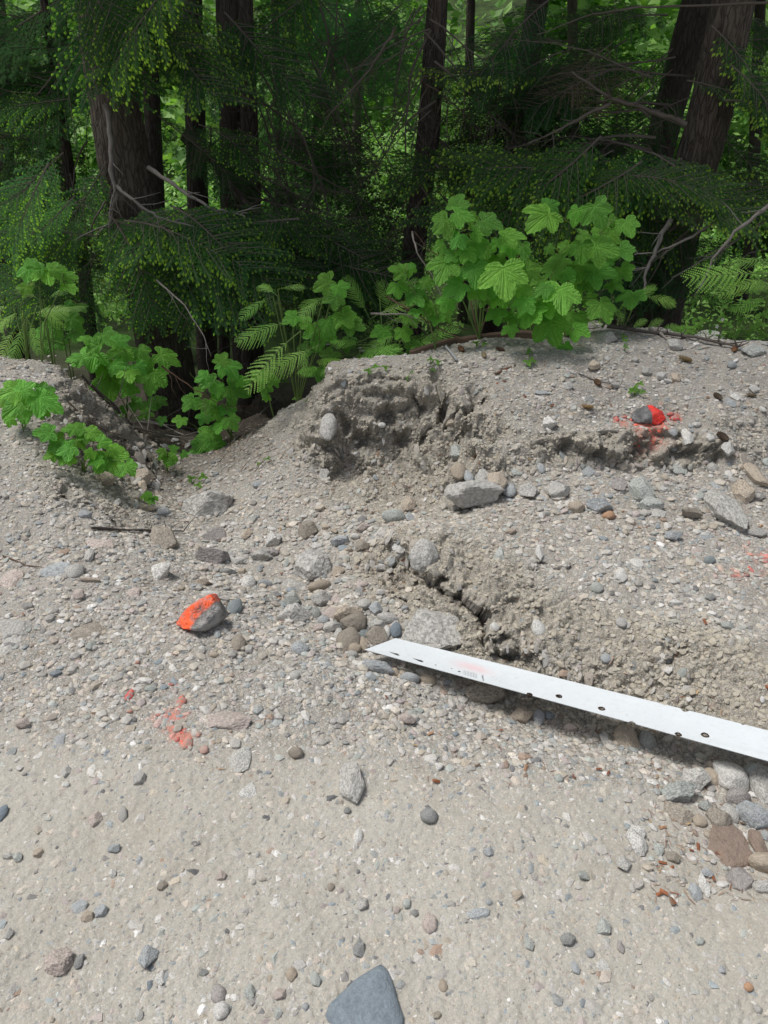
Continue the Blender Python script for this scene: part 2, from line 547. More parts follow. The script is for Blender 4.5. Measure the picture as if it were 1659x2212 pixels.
for a_ in ((835, 900, .045, .10), (870, 955, .05, .09), (780, 955, .045, .08), (955, 868, .045, .10), (905, 862, .035, .08), (1000, 945, .05, .08), (1040, 868, .04, .09), (745, 900, .03, .05), (920, 940, .04, .08),
           (948, 1266, .035, .07), (1010, 1296, .04, .08), (1050, 1345, .035, .07), (1085, 1410, .045, .08), (1160, 1440, .04, .07), (1175, 1230, .028, .05), (1235, 1236, .025, .04), (900, 1262, .03, .05), (1110, 1310, .03, .04), (1470, 1425, .035, .04),
           (1220, 968, .035, .05), (1290, 975, .04, .06), (1380, 976, .045, .06), (1470, 972, .035, .05), (1560, 985, .03, .05), (1010, 1102, .035, .08), (255, 965, .05, .08), (300, 1000, .05, .08)):
    pit(*a_)
def gash(pts, w, dep):
    global VZ, VY
    P = [tuple(surf(*p)[:2]) for p in pts]
    x0 = min(p[0] for p in P) - .2; x1 = max(p[0] for p in P) + .2
    y0 = min(p[1] for p in P) - .2; y1 = max(p[1] for p in P) + .2
    m = (GX > x0) & (GX < x1) & (GY > y0) & (GY < y1)
    x, y = GX[m], GY[m]
    d, s = poly_dist(x + fbm(x * 30, y * 30, x * 0, 3, 41) * .02, y, P)
    g = np.exp(-(d / w) ** 2)
    VZ[m] -= g * dep
gash([(940, 790), (955, 830), (945, 870), (975, 900), (965, 950), (985, 975)], .024, .085)
gash([(905, 830), (925, 860), (900, 900), (915, 930)], .02, .065)
gash([(1020, 830), (1030, 855), (1010, 880)], .018, .08)
gash([(760, 860), (745, 920), (735, 975)], .017, .06)

# the strip bridges the channel: the ground lies clear below it
ZL, ZR_ = -.045, .012
a0, a1 = at_z(788, 1406, ZL - .004), at_z(842, 1385, ZL)        # near and far corner of the tip
b0, b1 = at_z(1659, 1663, ZR_), at_z(1659, 1589, ZR_ + .004)
dirv = ((b0 - a0).normalized() + (b1 - a1).normalized()).normalized()
wvec = (b1 - b0) - dirv * (b1 - b0).dot(dirv)
WID = wvec.length
wdir = wvec.normalized()
nup = dirv.cross(wdir).normalized()
if nup.z < 0: nup = -nup
LEN = (b0 - a0).dot(dirv) + .75
s_g = (VX - a0.x) * dirv.x + (VY - a0.y) * dirv.y
t_g = (VX - a0.x) * wdir.x + (VY - a0.y) * wdir.y
pz = a0.z - ((VX - a0.x) * nup.x + (VY - a0.y) * nup.y) / nup.z
inn = sstep(-.03, .02, s_g) * sstep(LEN + .1, LEN, s_g) * sstep(-.035, .0, t_g) * sstep(WID + .05, WID, t_g)
clear = .034 + .045 * sstep(.0, .35, s_g) + .012 * vnoise(GX * 14, GY * 14, GX * 0, 91)
VZ = np.where(inn > 0, np.minimum(VZ, (pz - clear) * inn + VZ * (1 - inn)), VZ)

# ------------------------------------------------------------------ colour of the ground: soil tones, with some shade painted in
PAINT = [((1400, 915), .10, .9), ((1460, 903), .04, .9), ((1350, 912), .04, .8), ((1630, 1190), .09, .5), ((1640, 1230), .05, .5), ((1590, 1240), .07, .5), ((380, 1560), .06, .6), ((395, 1595), .035, .8), ((345, 1550), .04, .4), ((1405, 912), .07, 1.0),
         ((1340, 905), .025, .7), ((1455, 900), .03, .7), ((388, 1520), .02, .9), ((370, 1490), .03, .4), ((1440, 915), .03, .6)]
PAINT = [(surf(*p), r, a) for p, r, a in PAINT]
def paint_mask(x, y):
    m = np.zeros(x.shape)
    n = fbm(x * 45, y * 45, x * 0, 3, 51)
    for p, r, a in PAINT:
        m = np.maximum(m, a * np.exp(-((x - p.x) ** 2 + ((y - p.y)) ** 2) / r ** 2))
    return np.clip(sstep(.28, .85, m + n * .5) * np.minimum(1, m * 2.2), 0, 1)
soil_shade = sstep(-.15, -.55, GZ) * sstep(3.2, 3.9, GY) + sstep(3.95, 4.4, GY) * (GZ < .12)  # brown soil of the hollow, with the canopy's shade painted in
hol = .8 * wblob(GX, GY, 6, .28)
brown = np.clip(soil_shade + hol, 0, 1)
tan = np.clip(crumb * .95 + clayz * .9 + .5 * wblob(GX, GY, 1, .45), 0, 1)
fl = lambda a: a.ravel()
nr, nc = GX.shape
i = np.arange(nr - 1)[:, None] * nc
j = np.arange(nc - 1)[None, :]
GF = np.stack([i + j, i + j + 1, i + nc + j + 1, i + nc + j], -1).reshape(-1, 4)
GV = np.stack([fl(VX), fl(VY), fl(VZ)], -1)

mg = Mat('gravelly_soil', .95, .15)
co = mg.coord('Object')
c = mg.ramp(mg.noise(co, 3.2, 5, .6), [(.3, (.265, .245, .21)), (.7, (.375, .355, .315))])  # soil between pebbles darkened to stand for shade in the gaps
c = mg.mix(mg.attr('silt'), c, mg.ramp(mg.noise(co, 1.6, 5, .65), [(.3, (.37, .347, .298)), (.7, (.45, .43, .378))]))
c = mg.mix(mg.math('MULTIPLY', mg.attr('clay'), .92), c, mg.ramp(mg.noise(co, 9, 5, .7), [(.35, (.225, .205, .155)), (.65, (.33, .30, .235))]))
grit = mg.vor(co, 300, 'F1', 'Color')
sep = mg.n('ShaderNodeSeparateColor'); mg.l(grit, sep.inputs[0])
gc = mg.ramp(sep.outputs[0], [(0, (.17, .17, .17)), (.12, (.27, .26, .25)), (.5, (.43, .40, .36)), (.75, (.50, .44, .38)), (.9, (.62, .60, .57)), (1, (.30, .34, .36))])
gm = mg.math('MULTIPLY', mg.math('SUBTRACT', 1.0, mg.math('MULTIPLY', mg.attr('silt'), .55)), mg.ramp(sep.outputs[1], [(.35, 0), (.4, 1)]))
c = mg.mix(mg.math('MULTIPLY', gm, .75), c, gc)
c = mg.mix(mg.math('MULTIPLY', mg.attr('brown'), .9), c, mg.ramp(mg.noise(co, 30, 4), [(.35, (.03, .022, .016)), (.65, (.085, .065, .048))]))  # very dark brown, carrying the painted shade of the hollow
c = mg.mix(mg.math('MULTIPLY', mg.ramp(mg.noise(co, 2.2, 5, .65), [(.50, 0.0), (.68, 1.0)]), .30), c, (.27, .235, .185))
c = mg.mix(mg.attr('wood'), c, mg.ramp(mg.noise(co, .9, 6, .7), [(.35, (.02, .03, .012)), (.6, (.06, .10, .03)), (.75, (.11, .17, .05))]))
c = mg.mix(mg.math('MULTIPLY', mg.attr('paint'), .7), c, (.62, .22, .16))
mg.color(c)
bh = mg.math('ADD', mg.math('MULTIPLY', mg.vor(co, 300), -1.0), mg.math('MULTIPLY', mg.noise(co, 160, 4, .7), 1.2))
mg.bump(mg.math('MULTIPLY', bh, mg.math('SUBTRACT', 1.0, mg.math('MULTIPLY', mg.attr('silt'), .72))), .0035, .75)
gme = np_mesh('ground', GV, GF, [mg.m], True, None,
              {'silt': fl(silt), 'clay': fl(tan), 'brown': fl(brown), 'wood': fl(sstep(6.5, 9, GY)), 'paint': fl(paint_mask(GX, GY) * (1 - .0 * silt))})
ground = tag(link('ground', gme), kind='structure')
ground['label'] = 'pale packed gravel road and eroded roadside bank'
gbvh = BVHTree.FromPolygons(GV.tolist(), GF.tolist())

def hit(px, py):
    d = ray(px, py).normalized()
    h = gbvh.ray_cast(Vector((0, 0, CAM_H)), d)
    return (h[0], h[1]) if h[0] is not None else (at_z(px, py, 0), Vector((0, 0, 1)))
def drop(x, y):
    h = gbvh.ray_cast(Vector((x, y, 6)), Vector((0, 0, -1)))
    return h[0].z if h[0] is not None else 0.0

# ------------------------------------------------------------------ loose gravel: uncountable
PAL = np.array([(.45, .435, .41), (.50, .485, .46), (.38, .365, .34), (.44, .405, .345), (.455, .40, .345), (.41, .36, .29), (.27, .30, .31), (.22, .25, .27), (.15, .15, .155),
                (.63, .62, .60), (.36, .385, .36), (.40, .345, .33), (.30, .22, .17), (.56, .51, .44)])
PALW = np.array([18, 9, 18, 14, 9, 7, 7, 4, 4, 3.5, 7, 6, 1.5, 5.0]); PALW /= PALW.sum()
cell_ok = (GX[:-1, :-1] / DEP[:-1, None] > -.9) & (GX[:-1, :-1] / DEP[:-1, None] < .9) & (GY[:-1, :-1] > .45) & (GY[:-1, :-1] < 5.0)
zone = 1 - .5 * silt[:-1, :-1] * sstep(-.5, .4, fbm(GX[:-1, :-1] * 2.5, GY[:-1, :-1] * 3.5, GX[:-1, :-1] * 0, 3, 62) + .2)
zone = zone * (1 + 1.6 * crumb[:-1, :-1]) * (1 - .35 * clayz[:-1, :-1]) * (1 - .85 * sstep(4.0, 4.6, GY[:-1, :-1])) * (1 - .5 * brown[:-1, :-1])
patch = .75 + .5 * sstep(-.3, .3, fbm(GX[:-1, :-1] * 4, GY[:-1, :-1] * 4, GX[:-1, :-1] * 0, 3, 61))
area = (GX[:-1, 1:] - GX[:-1, :-1]) * (GY[1:, :-1] - GY[:-1, :-1]) * np.hypot(1, SL[:-1, :-1])
dist2 = GX[:-1, :-1] ** 2 + GY[:-1, :-1] ** 2 + 2.3
edge_w = 1 - .72 * sstep(.56, .62, np.abs(GX[:-1, :-1] / DEP[:-1, None]))
pw = (zone * patch * cell_ok * edge_w * area / dist2 ** 1.15).ravel(); pw /= pw.sum()

def scatter(n, rmin_f, alpha, rmax, seed):
    r_ = np.random.default_rng(seed)
    idx = r_.choice(len(pw), n, p=pw)
    ci, cj = idx // (nc - 1), idx % (nc - 1)
    a, b = r_.random(n), r_.random(n)
    def bil(A):
        return (A[ci, cj] * (1 - a) * (1 - b) + A[ci, cj + 1] * a * (1 - b) + A[ci + 1, cj] * (1 - a) * b + A[ci + 1, cj + 1] * a * b)
    P = np.stack([bil(VX), bil(VY), bil(VZ)], -1)
    e1 = np.stack([VX[ci, cj + 1] - VX[ci, cj], VY[ci, cj + 1] - VY[ci, cj], VZ[ci, cj + 1] - VZ[ci, cj]], -1)
    e2 = np.stack([VX[ci + 1, cj] - VX[ci, cj], VY[ci + 1, cj] - VY[ci, cj], VZ[ci + 1, cj] - VZ[ci, cj]], -1)
    N = np.cross(e1, e2); N /= np.linalg.norm(N, axis=1, keepdims=True) + 1e-12
    N = np.where(N[:, 2:3] < -.2, -N, N)
    N = N * .6 + np.array([0, 0, .4]); N /= np.linalg.norm(N, axis=1, keepdims=True)
    rm = rmin_f(P[:, 1])
    rad = np.minimum(rm * (1 - r_.random(n)) ** (-1 / alpha), rmax)
    rad = rad * (1 - .3 * crumb[ci, cj])
    return P, N, rad, silt[ci, cj], brown[ci, cj], np.maximum(tan[ci, cj], .8 * crumb[ci, cj]), r_

def frames(N, r_):
    n = len(N)
    t = r_.normal(size=(n, 3))
    A = np.cross(N, t); A /= np.linalg.norm(A, axis=1, keepdims=True)
    B = np.cross(N, A)
    return A, B

def stone_cols(n, P, r_, br, clay):
    c = PAL[r_.choice(len(PAL), n, p=PALW)] * r_.uniform(.74, 1.22, (n, 1))
    dust = r_.uniform(.0, .38, (n, 1))
    c = c * (1 - dust) + np.array([.42, .395, .35]) * dust
    k = clay[:, None] * .72
    c = c * (1 - k) + np.array([.40, .36, .285]) * k
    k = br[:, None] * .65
    c = c * (1 - k) + np.array([.10, .08, .06]) * k  # pebbles there take the same painted shade
    pm = paint_mask(P[:, 0], P[:, 1])[:, None] * (r_.random((n, 1)) < .6)
    return c * (1 - pm) + np.array([.80, .15, .09]) * pm

def pebbles_small(n, seed):
    P, N, rad, sl, br, cr, r_ = scatter(n, lambda y: .0021 + .00052 * np.clip(y, 0, 4.5), 1.9, .0125, seed)
    A, B = frames(N, r_)
    T = []
    k = np.arange(5) * 2 * np.pi / 5
    for h, rr in ((-.35, .82), (.28, .96)):
        ang = k[None] + r_.uniform(-.35, .35, (n, 5)) + (0.3 if h > 0 else 0)
        q = rr * r_.uniform(.72, 1.18, (n, 5))
        T.append(np.stack([q * np.cos(ang), q * np.sin(ang), h + r_.uniform(-.14, .14, (n, 5))], -1))
    T.append(np.stack([r_.uniform(-.35, .35, (n, 1)), r_.uniform(-.35, .35, (n, 1)), r_.uniform(.55, .8, (n, 1))], -1))
    L = np.concatenate(T, 1)                                   # n,11,3
    S = np.stack([rad * r_.uniform(1.0, 1.35, n), rad * r_.uniform(.7, 1.0, n), rad * r_.uniform(.55, .85, n)], -1)
    L = L * S[:, None, :]
    sink = rad * (.05 + .28 * sl)
    V = P[:, None, :] - N[:, None, :] * sink[:, None, None] + L[..., 0:1] * A[:, None, :] + L[..., 1:2] * B[:, None, :] + L[..., 2:3] * N[:, None, :]
    F = []
    for q in range(5):
        q2 = (q + 1) % 5
        F += [[q, q2, 5 + q], [q2, 5 + q2, 5 + q], [5 + q, 5 + q2, 10]]
    F = np.array(F)[None] + np.arange(n)[:, None, None] * 11
    c = stone_cols(n, P, r_, br, cr)
    return V.reshape(-1, 3), F.reshape(-1, 3), np.repeat(c, 11, 0)

mp_ = Mat('pebble', .88, .25)
co = mp_.coord('Object')
sp = mp_.ramp(mp_.noise(co, 420, 3, .7), [(.40, .0), (.52, 1.0)])
c = mp_.mix(.42, mp_.attr('stone_colour', 'Color'), mp_.mix(sp, mp_.mix(1.0, mp_.attr('stone_colour', 'Color'), .55, 'MULTIPLY'), mp_.mix(1.0, mp_.attr('stone_colour', 'Color'), 1.35, 'MULTIPLY')))
mp_.color(c)
mp_.bump(mp_.noise(co, 350, 3, .7), .0015, .5)
V, F, cc = pebbles_small(106000, 5)
g1 = link('gravel', np_mesh('gravel', V, F, [mp_.m], False, None, {'stone_colour': cc}))
tag(g1, 'fine grey, tan and white gravel strewn over road and bank', kind='stuff')
print('gravel', len(F))

import bmesh
def ico(sub):
    bm = bmesh.new()
    bmesh.ops.create_icosphere(bm, subdivisions=sub, radius=1)
    v = np.array([p.co[:] for p in bm.verts]); f = np.array([[q.index for q in p.verts] for p in bm.faces])
    bm.free()
    return v, f
ICO = {s: ico(s) for s in (1, 2, 3, 4, 5)}
def rock(sub, seed, ang=1.0, planes=11, rough=.05, n_up=1.0):
    """unit stone: a soft convex polyhedron, knocked and pitted. ang 1 angular, 0 water-worn"""
    r_ = np.random.default_rng(seed)
    v, f = ICO[sub]
    d = v / np.linalg.norm(v, axis=1, keepdims=True)
    Nn = r_.normal(size=(planes, 3)); Nn /= np.linalg.norm(Nn, axis=1, keepdims=True)
    # push the plane directions apart
    for _ in range(25):
        D = Nn @ Nn.T; np.fill_diagonal(D, -1)
        Nn = Nn - .12 * np.stack([Nn[np.argmax(D[i_])] for i_ in range(planes)]); Nn /= np.linalg.norm(Nn, axis=1, keepdims=True)
    h = r_.uniform(.72, 1.0, planes)
    pr = np.maximum(d @ Nn.T, 1e-3) / h
    p = 60 * ang ** 2 + 5
    r = (np.sum(pr ** p, axis=1)) ** (-1 / p)
    r = r * (.55 + .45 * ang) + (1 - ang) * .45
    s = seed * 3.7
    r = r * (1 + rough * 1.4 * fbm(d[:, 0] * 1.6 + s, d[:, 1] * 1.6, d[:, 2] * 1.6, 3, seed) + rough * fbm(d[:, 0] * 6 + s, d[:, 1] * 6, d[:, 2] * 6, 3, seed + 3))
    V = d * r[:, None]
    V /= np.abs(V).max(axis=0)
    return V, f
# middling pebbles: rounder, more faces
def pebbles_mid(n, seed):
    P, N, rad, sl, br, cr, r_ = scatter(n, lambda y: .0075 + .0004 * y, 2.4, .017, seed)
    A, B = frames(N, r_)
    rad = np.where(r_.random(n) < sl * .75, rad * .45, rad)
    lib = [rock(1, 300 + q, r_.uniform(.3, 1), 9, .05)[0] for q in range(24)]
    L = np.stack(lib)[r_.integers(0, 24, n)]
    S = np.stack([rad * r_.uniform(1.0, 1.4, n), rad * r_.uniform(.7, 1.0, n), rad * r_.uniform(.5, .8, n)], -1)
    L = L * S[:, None, :]
    V = P[:, None, :] + N[:, None, :] * (S[:, 2] * (.25 - .75 * sl))[:, None, None] + L[..., 0:1] * A[:, None, :] + L[..., 1:2] * B[:, None, :] + L[..., 2:3] * N[:, None, :]
    f = ICO[1][1]
    F = f[None] + np.arange(n)[:, None, None] * L.shape[1]
    c = stone_cols(n, P, r_, br, cr)
    return V.reshape(-1, 3), F.reshape(-1, 3), np.repeat(c, L.shape[1], 0)
V, F, cc = pebbles_mid(4300, 9)
g2 = link('pebbles', np_mesh('pebbles', V, F, [mp_.m], False, None, {'stone_colour': cc}))
tag(g2, 'thumbnail sized pebbles scattered among the finer gravel', kind='stuff')
# rubble: fist sized and smaller stones heaped where the water left them
def rubble(n, seed):
    r_ = np.random.default_rng(seed)
    ZN = [((420, 1090, 900, 1420), 5.0, (9, 24)), ((560, 940, 1000, 1180), 2.2, (7, 16)), ((1100, 990, 1659, 1150), 3.0, (8, 22)), ((840, 1400, 1500, 1660), 2.4, (8, 22)), ((1350, 1630, 1659, 1930), 1.6, (10, 26)), ((0, 960, 440, 1400), 2.2, (8, 18)),
          ((700, 740, 1659, 930), 2.0, (6, 13)), ((290, 950, 480, 1130), 1.4, (8, 22)), ((0, 1350, 1659, 1680), 1.6, (8, 15)), ((0, 1680, 1659, 2212), 1.0, (7, 15)), ((0, 770, 200, 960), .8, (7, 14)), ((960, 1150, 1659, 1400), 1.2, (8, 16)), ((1659, 780, 2050, 1900), 2.6, (8, 22)), ((-350, 900, 0, 1700), 2.0, (8, 20))]
    w = np.array([z[1] for z in ZN]); w /= w.sum()
    lib = [rock(1, 330 + q, r_.uniform(.5, 1), 9, .07)[0] for q in range(30)]
    Vs, Fs, Cs = [], [], []
    nv = lib[0].shape[0]; k = 0
    for q in range(n):
        (x0, y0, x1, y1), _, (a, b) = ZN[r_.choice(len(ZN), p=w)]
        X, Y_ = r_.uniform(x0, x1), r_.uniform(y0, y1)
        if y0 < 1410 < y1 and abs(Y_ - (1395 + (X - 810) * .272)) < 40 and X > 800: continue
        p, nn = hit(X, Y_)
        s_ = (a + (b - a) * r_.random() ** 2.5) / FP * depth_of(p) / 2
        an = r_.uniform(0, 6.28)
        L = lib[r_.integers(30)] * (np.array([1.15, .85, .6]) * r_.uniform(.8, 1.15, 3)) * s_
        L = np.stack([L[:, 0] * math.cos(an) - L[:, 1] * math.sin(an), L[:, 0] * math.sin(an) + L[:, 1] * math.cos(an), L[:, 2]], -1)
        L[:, 2] += -(L[:, 0] * nn.x + L[:, 1] * nn.y) / max(nn.z, .4) * .7
        Vs.append(L + np.array(p) + np.array([0, 0, s_ * .22])); Fs.append(ICO[1][1] + k * nv); k += 1
        c = PAL[r_.choice(len(PAL), p=PALW)] * r_.uniform(.8, 1.12)
        d_ = r_.uniform(0, .5)
        Cs.append(np.repeat((c * (1 - d_) + np.array([.40, .375, .33]) * d_)[None], nv, 0))
    return np.concatenate(Vs), np.concatenate(Fs), np.concatenate(Cs)
V, F, cc = rubble(3000, 21)
g3 = link('rubble', np_mesh('rubble', V, F, [mp_.m], False, None, {'stone_colour': cc}))
tag(g3, 'small broken stones heaped in the washout and strewn on the banks', kind='stuff')
# ------------------------------------------------------------------ single stones
ms = Mat('stone', .82, .3)
co = ms.coord('Object')
base = ms.attr('Color', 'Color')
oi = ms.n('ShaderNodeObjectInfo')
base = oi.outputs['Color']
add = ms.n('ShaderNodeVectorMath', operation='ADD')
comb = ms.n('ShaderNodeCombineXYZ')
for k in range(3): ms.l(ms.math('MULTIPLY', oi.outputs['Random'], 37.0 + 11 * k), comb.inputs[k])
ms.l(co, add.inputs[0]); ms.l(comb.outputs[0], add.inputs[1])
cv = add.outputs[0]
spk = ms.ramp(ms.noise(cv, 7, 6, .8), [(.42, 0.0), (.56, 1.0)])
spk2 = ms.ramp(ms.vor(cv, 13), [(.12, 1.0), (.28, 0.0)])
band = ms.n('ShaderNodeTexWave'); band.inputs['Scale'].default_value = 1.6; band.inputs['Distortion'].default_value = 14; band.inputs['Detail'].default_value = 3
ms.l(cv, band.inputs['Vector'])
dk = ms.mix(1.0, base, .72, 'MULTIPLY')
lt = ms.mix(1.0, base, 1.65, 'MULTIPLY')
granite = ms.mix(spk, dk, lt)
granite = ms.mix(ms.math('MULTIPLY', spk2, .55), granite, ms.mix(1.0, base, .42, 'MULTIPLY'))
banded = ms.mix(ms.ramp(band.outputs['Fac'], [(.3, 0.0), (.7, 1.0)]), ms.mix(1.0, base, .92, 'MULTIPLY'), ms.mix(1.0, base, 1.35, 'MULTIPLY'))
amt = oi.outputs['Alpha']
c = ms.mix(ms.math('MULTIPLY', ms.ramp(oi.outputs['Random'], [(.25, 1.0), (.28, 0.0)]), .45), granite, banded)
c = ms.mix(ms.ramp(ms.noise(cv, 24, 3, .6), [(.60, 0.0), (.66, .8)]), c, ms.mix(.5, base, (.8, .8, .78)))
geo = ms.n('ShaderNodeNewGeometry')
dustn = ms.ramp(ms.noise(cv, 2.3, 5, .7), [(.42, 0.0), (.66, 1.0)])
c = ms.mix(ms.math('MULTIPLY', dustn, .3), c, (.42, .395, .35))
c = ms.mix(amt, ms.mix(ms.ramp(ms.noise(cv, 3, 5, .7), [(.3, 0.0), (.7, 1.0)]), ms.mix(1.0, base, .9, 'MULTIPLY'), ms.mix(1.0, base, 1.25, 'MULTIPLY')), c)
ms.color(c)
ms.bump(ms.math('ADD', ms.noise(cv, 5, 6, .7), ms.math('MULTIPLY', ms.noise(cv, 22, 4, .7), .35)), .12, .5)

COL = dict(G=(.42, .41, .385), W=(.56, .55, .52), T=(.42, .355, .28), P=(.44, .375, .34), B=(.35, .37, .38), D=(.24, .245, .24), N=(.38, .40, .375),
           M=(.31, .285, .275), R=(.27, .205, .165), O=(.45, .26, .15), S=(.20, .24, .275), L=(.22, .25, .255), K=(.29, .255, .21))
CNAME = dict(G='light grey', W='whitish', T='tan', P='pinkish', B='blue grey', D='dark grey', N='greenish grey', M='mauve grey', R='rust brown', O='orange brown', S='slate blue', L='teal grey', K='dull brown')
ROCKS = {'a': [], 'r': [], 'f': []}
stone_mats = [ms.m]
def rock_mesh(name, sub, seed, ang, planes, rough, smooth=True):
    v, f = rock(sub, seed, ang, planes, rough)
    me = np_mesh(name, v, f, stone_mats, smooth and ang < .9)
    return me
for k in range(12): ROCKS['a'].append(rock_mesh('angular_stone', 3, 40 + k, 1.0, 7 + k % 4, .035))
for k in range(9): ROCKS['r'].append(rock_mesh('rounded_stone', 3, 80 + k, .25, 10, .05))
ZM = dict(A=(493.7, 822.9, .3968), B=(1042.3, 987.5, .3717), C=(713.2, 1316.6, .5701), D=(0, 1536, .5), E=(713.2, 1700.7, .5701), F=(0, 987.5, .3968), G=(1152, 658, .3056), Z=(0, 0, 1))

STONES = []
def put_stone(px, py, wp, hp, colr, shape, label=None, sink=None, rot=None, me=None, hgt=None, group=None, name='stone', track=True):
    """a stone whose outline fills about wp x hp picture pixels, lying on the ground"""
    p, nrm = hit(px, py)
    dep = depth_of(p)
    dv = (Vector((0, 0, CAM_H)) - p).normalized()
    th_ = math.asin(max(.1, min(1, dv.z)))
    a = wp / FP * dep / 2
    hh = hp / FP * dep / 2
    flat = shape == 'f'
    c_ = (hgt if hgt is not None else (.34 if flat else .72)) * min(a, hh * 1.5)
    b_ = math.sqrt(max((hh ** 2 - (c_ * math.cos(th_)) ** 2), (.45 * hh) ** 2)) / math.sin(th_)
    b_ = min(b_, 2.2 * a if hp > wp else 1.5 * a)
    if sink is None: sink = (.16 if (px > 1330 and 1600 < py < 1900) or (640 < px < 900 and 1280 < py < 1450) or (960 < px < 1160 and 1000 < py < 1080) else .26) if not flat else .5
    if me is None:
        me = random.choice(ROCKS['r' if shape == 'r' else 'a'])
    o = link(name, me)
    lift = c_ * (1 - 2 * sink)
    o.location = p + dv * (lift / max(.3, math.sin(th_))) * .9
    o.scale = (a * 1.13, b_ * 1.13, c_ * 1.15)
    if rot is None: rot = random.uniform(-.25, .25) + random.choice((0, math.pi))
    tilt = Vector((nrm.x * .5, nrm.y * .5, 1)).normalized().to_track_quat('Z', 'Y').to_euler()
    o.rotation_euler = (Matrix.Rotation(tilt.x, 3, 'X') @ Matrix.Rotation(tilt.y, 3, 'Y') @ Matrix.Rotation(rot, 3, 'Z')).to_euler()
    k = random.uniform(.9, 1.1)
    o.color = (*[q * k for q in COL[colr]], 1)
    tag(o, label, 'stone', group)
    STONES.append(dict(o=o, px=px, py=py, w=wp, h=hp, c=colr, s=shape, label=label))
    return o

def shaped_rock(name, outline, hgt, seed, mat, sub=5, unit=1.0):
    """stone from a plan outline (x right, y away) with its own thickness"""
    v, f = ICO[sub]
    v = v.copy()
    ang = np.arctan2(v[:, 1], v[:, 0])
    O = np.array(outline, float) / unit
    nO = len(O)
    # distance to the polygon edge along each direction
    r = np.full(len(v), 9.0)
    dx, dy = np.cos(ang), np.sin(ang)
    for q in range(nO):
        p0, p1 = O[q], O[(q + 1) % nO]
        e = p1 - p0
        den = dx * e[1] - dy * e[0]
        t = (p0[0] * e[1] - p0[1] * e[0]) / np.where(np.abs(den) < 1e-9, 1e-9, den)
        u = (p0[0] * dy - p0[1] * dx) / np.where(np.abs(den) < 1e-9, 1e-9, den)
        r = np.where((t > 0) & (u >= -.001) & (u <= 1.001), np.minimum(r, t), r)
    r = np.where(r > 8, 1, r)
    h = np.hypot(v[:, 0], v[:, 1])
    k = h ** .45
    nz = 1 + .05 * fbm(v[:, 0] * 2 + seed, v[:, 1] * 2, v[:, 2] * 2, 4, seed)
    V = np.stack([dx * r * k * nz, dy * r * k * nz, np.sign(v[:, 2]) * np.abs(v[:, 2]) ** .7 * hgt * (1 + .12 * fbm(v[:, 0] * 2, v[:, 1] * 2 + seed, v[:, 2], 4, seed + 1))], -1)
    return np_mesh(name, V, f, [mat], True)

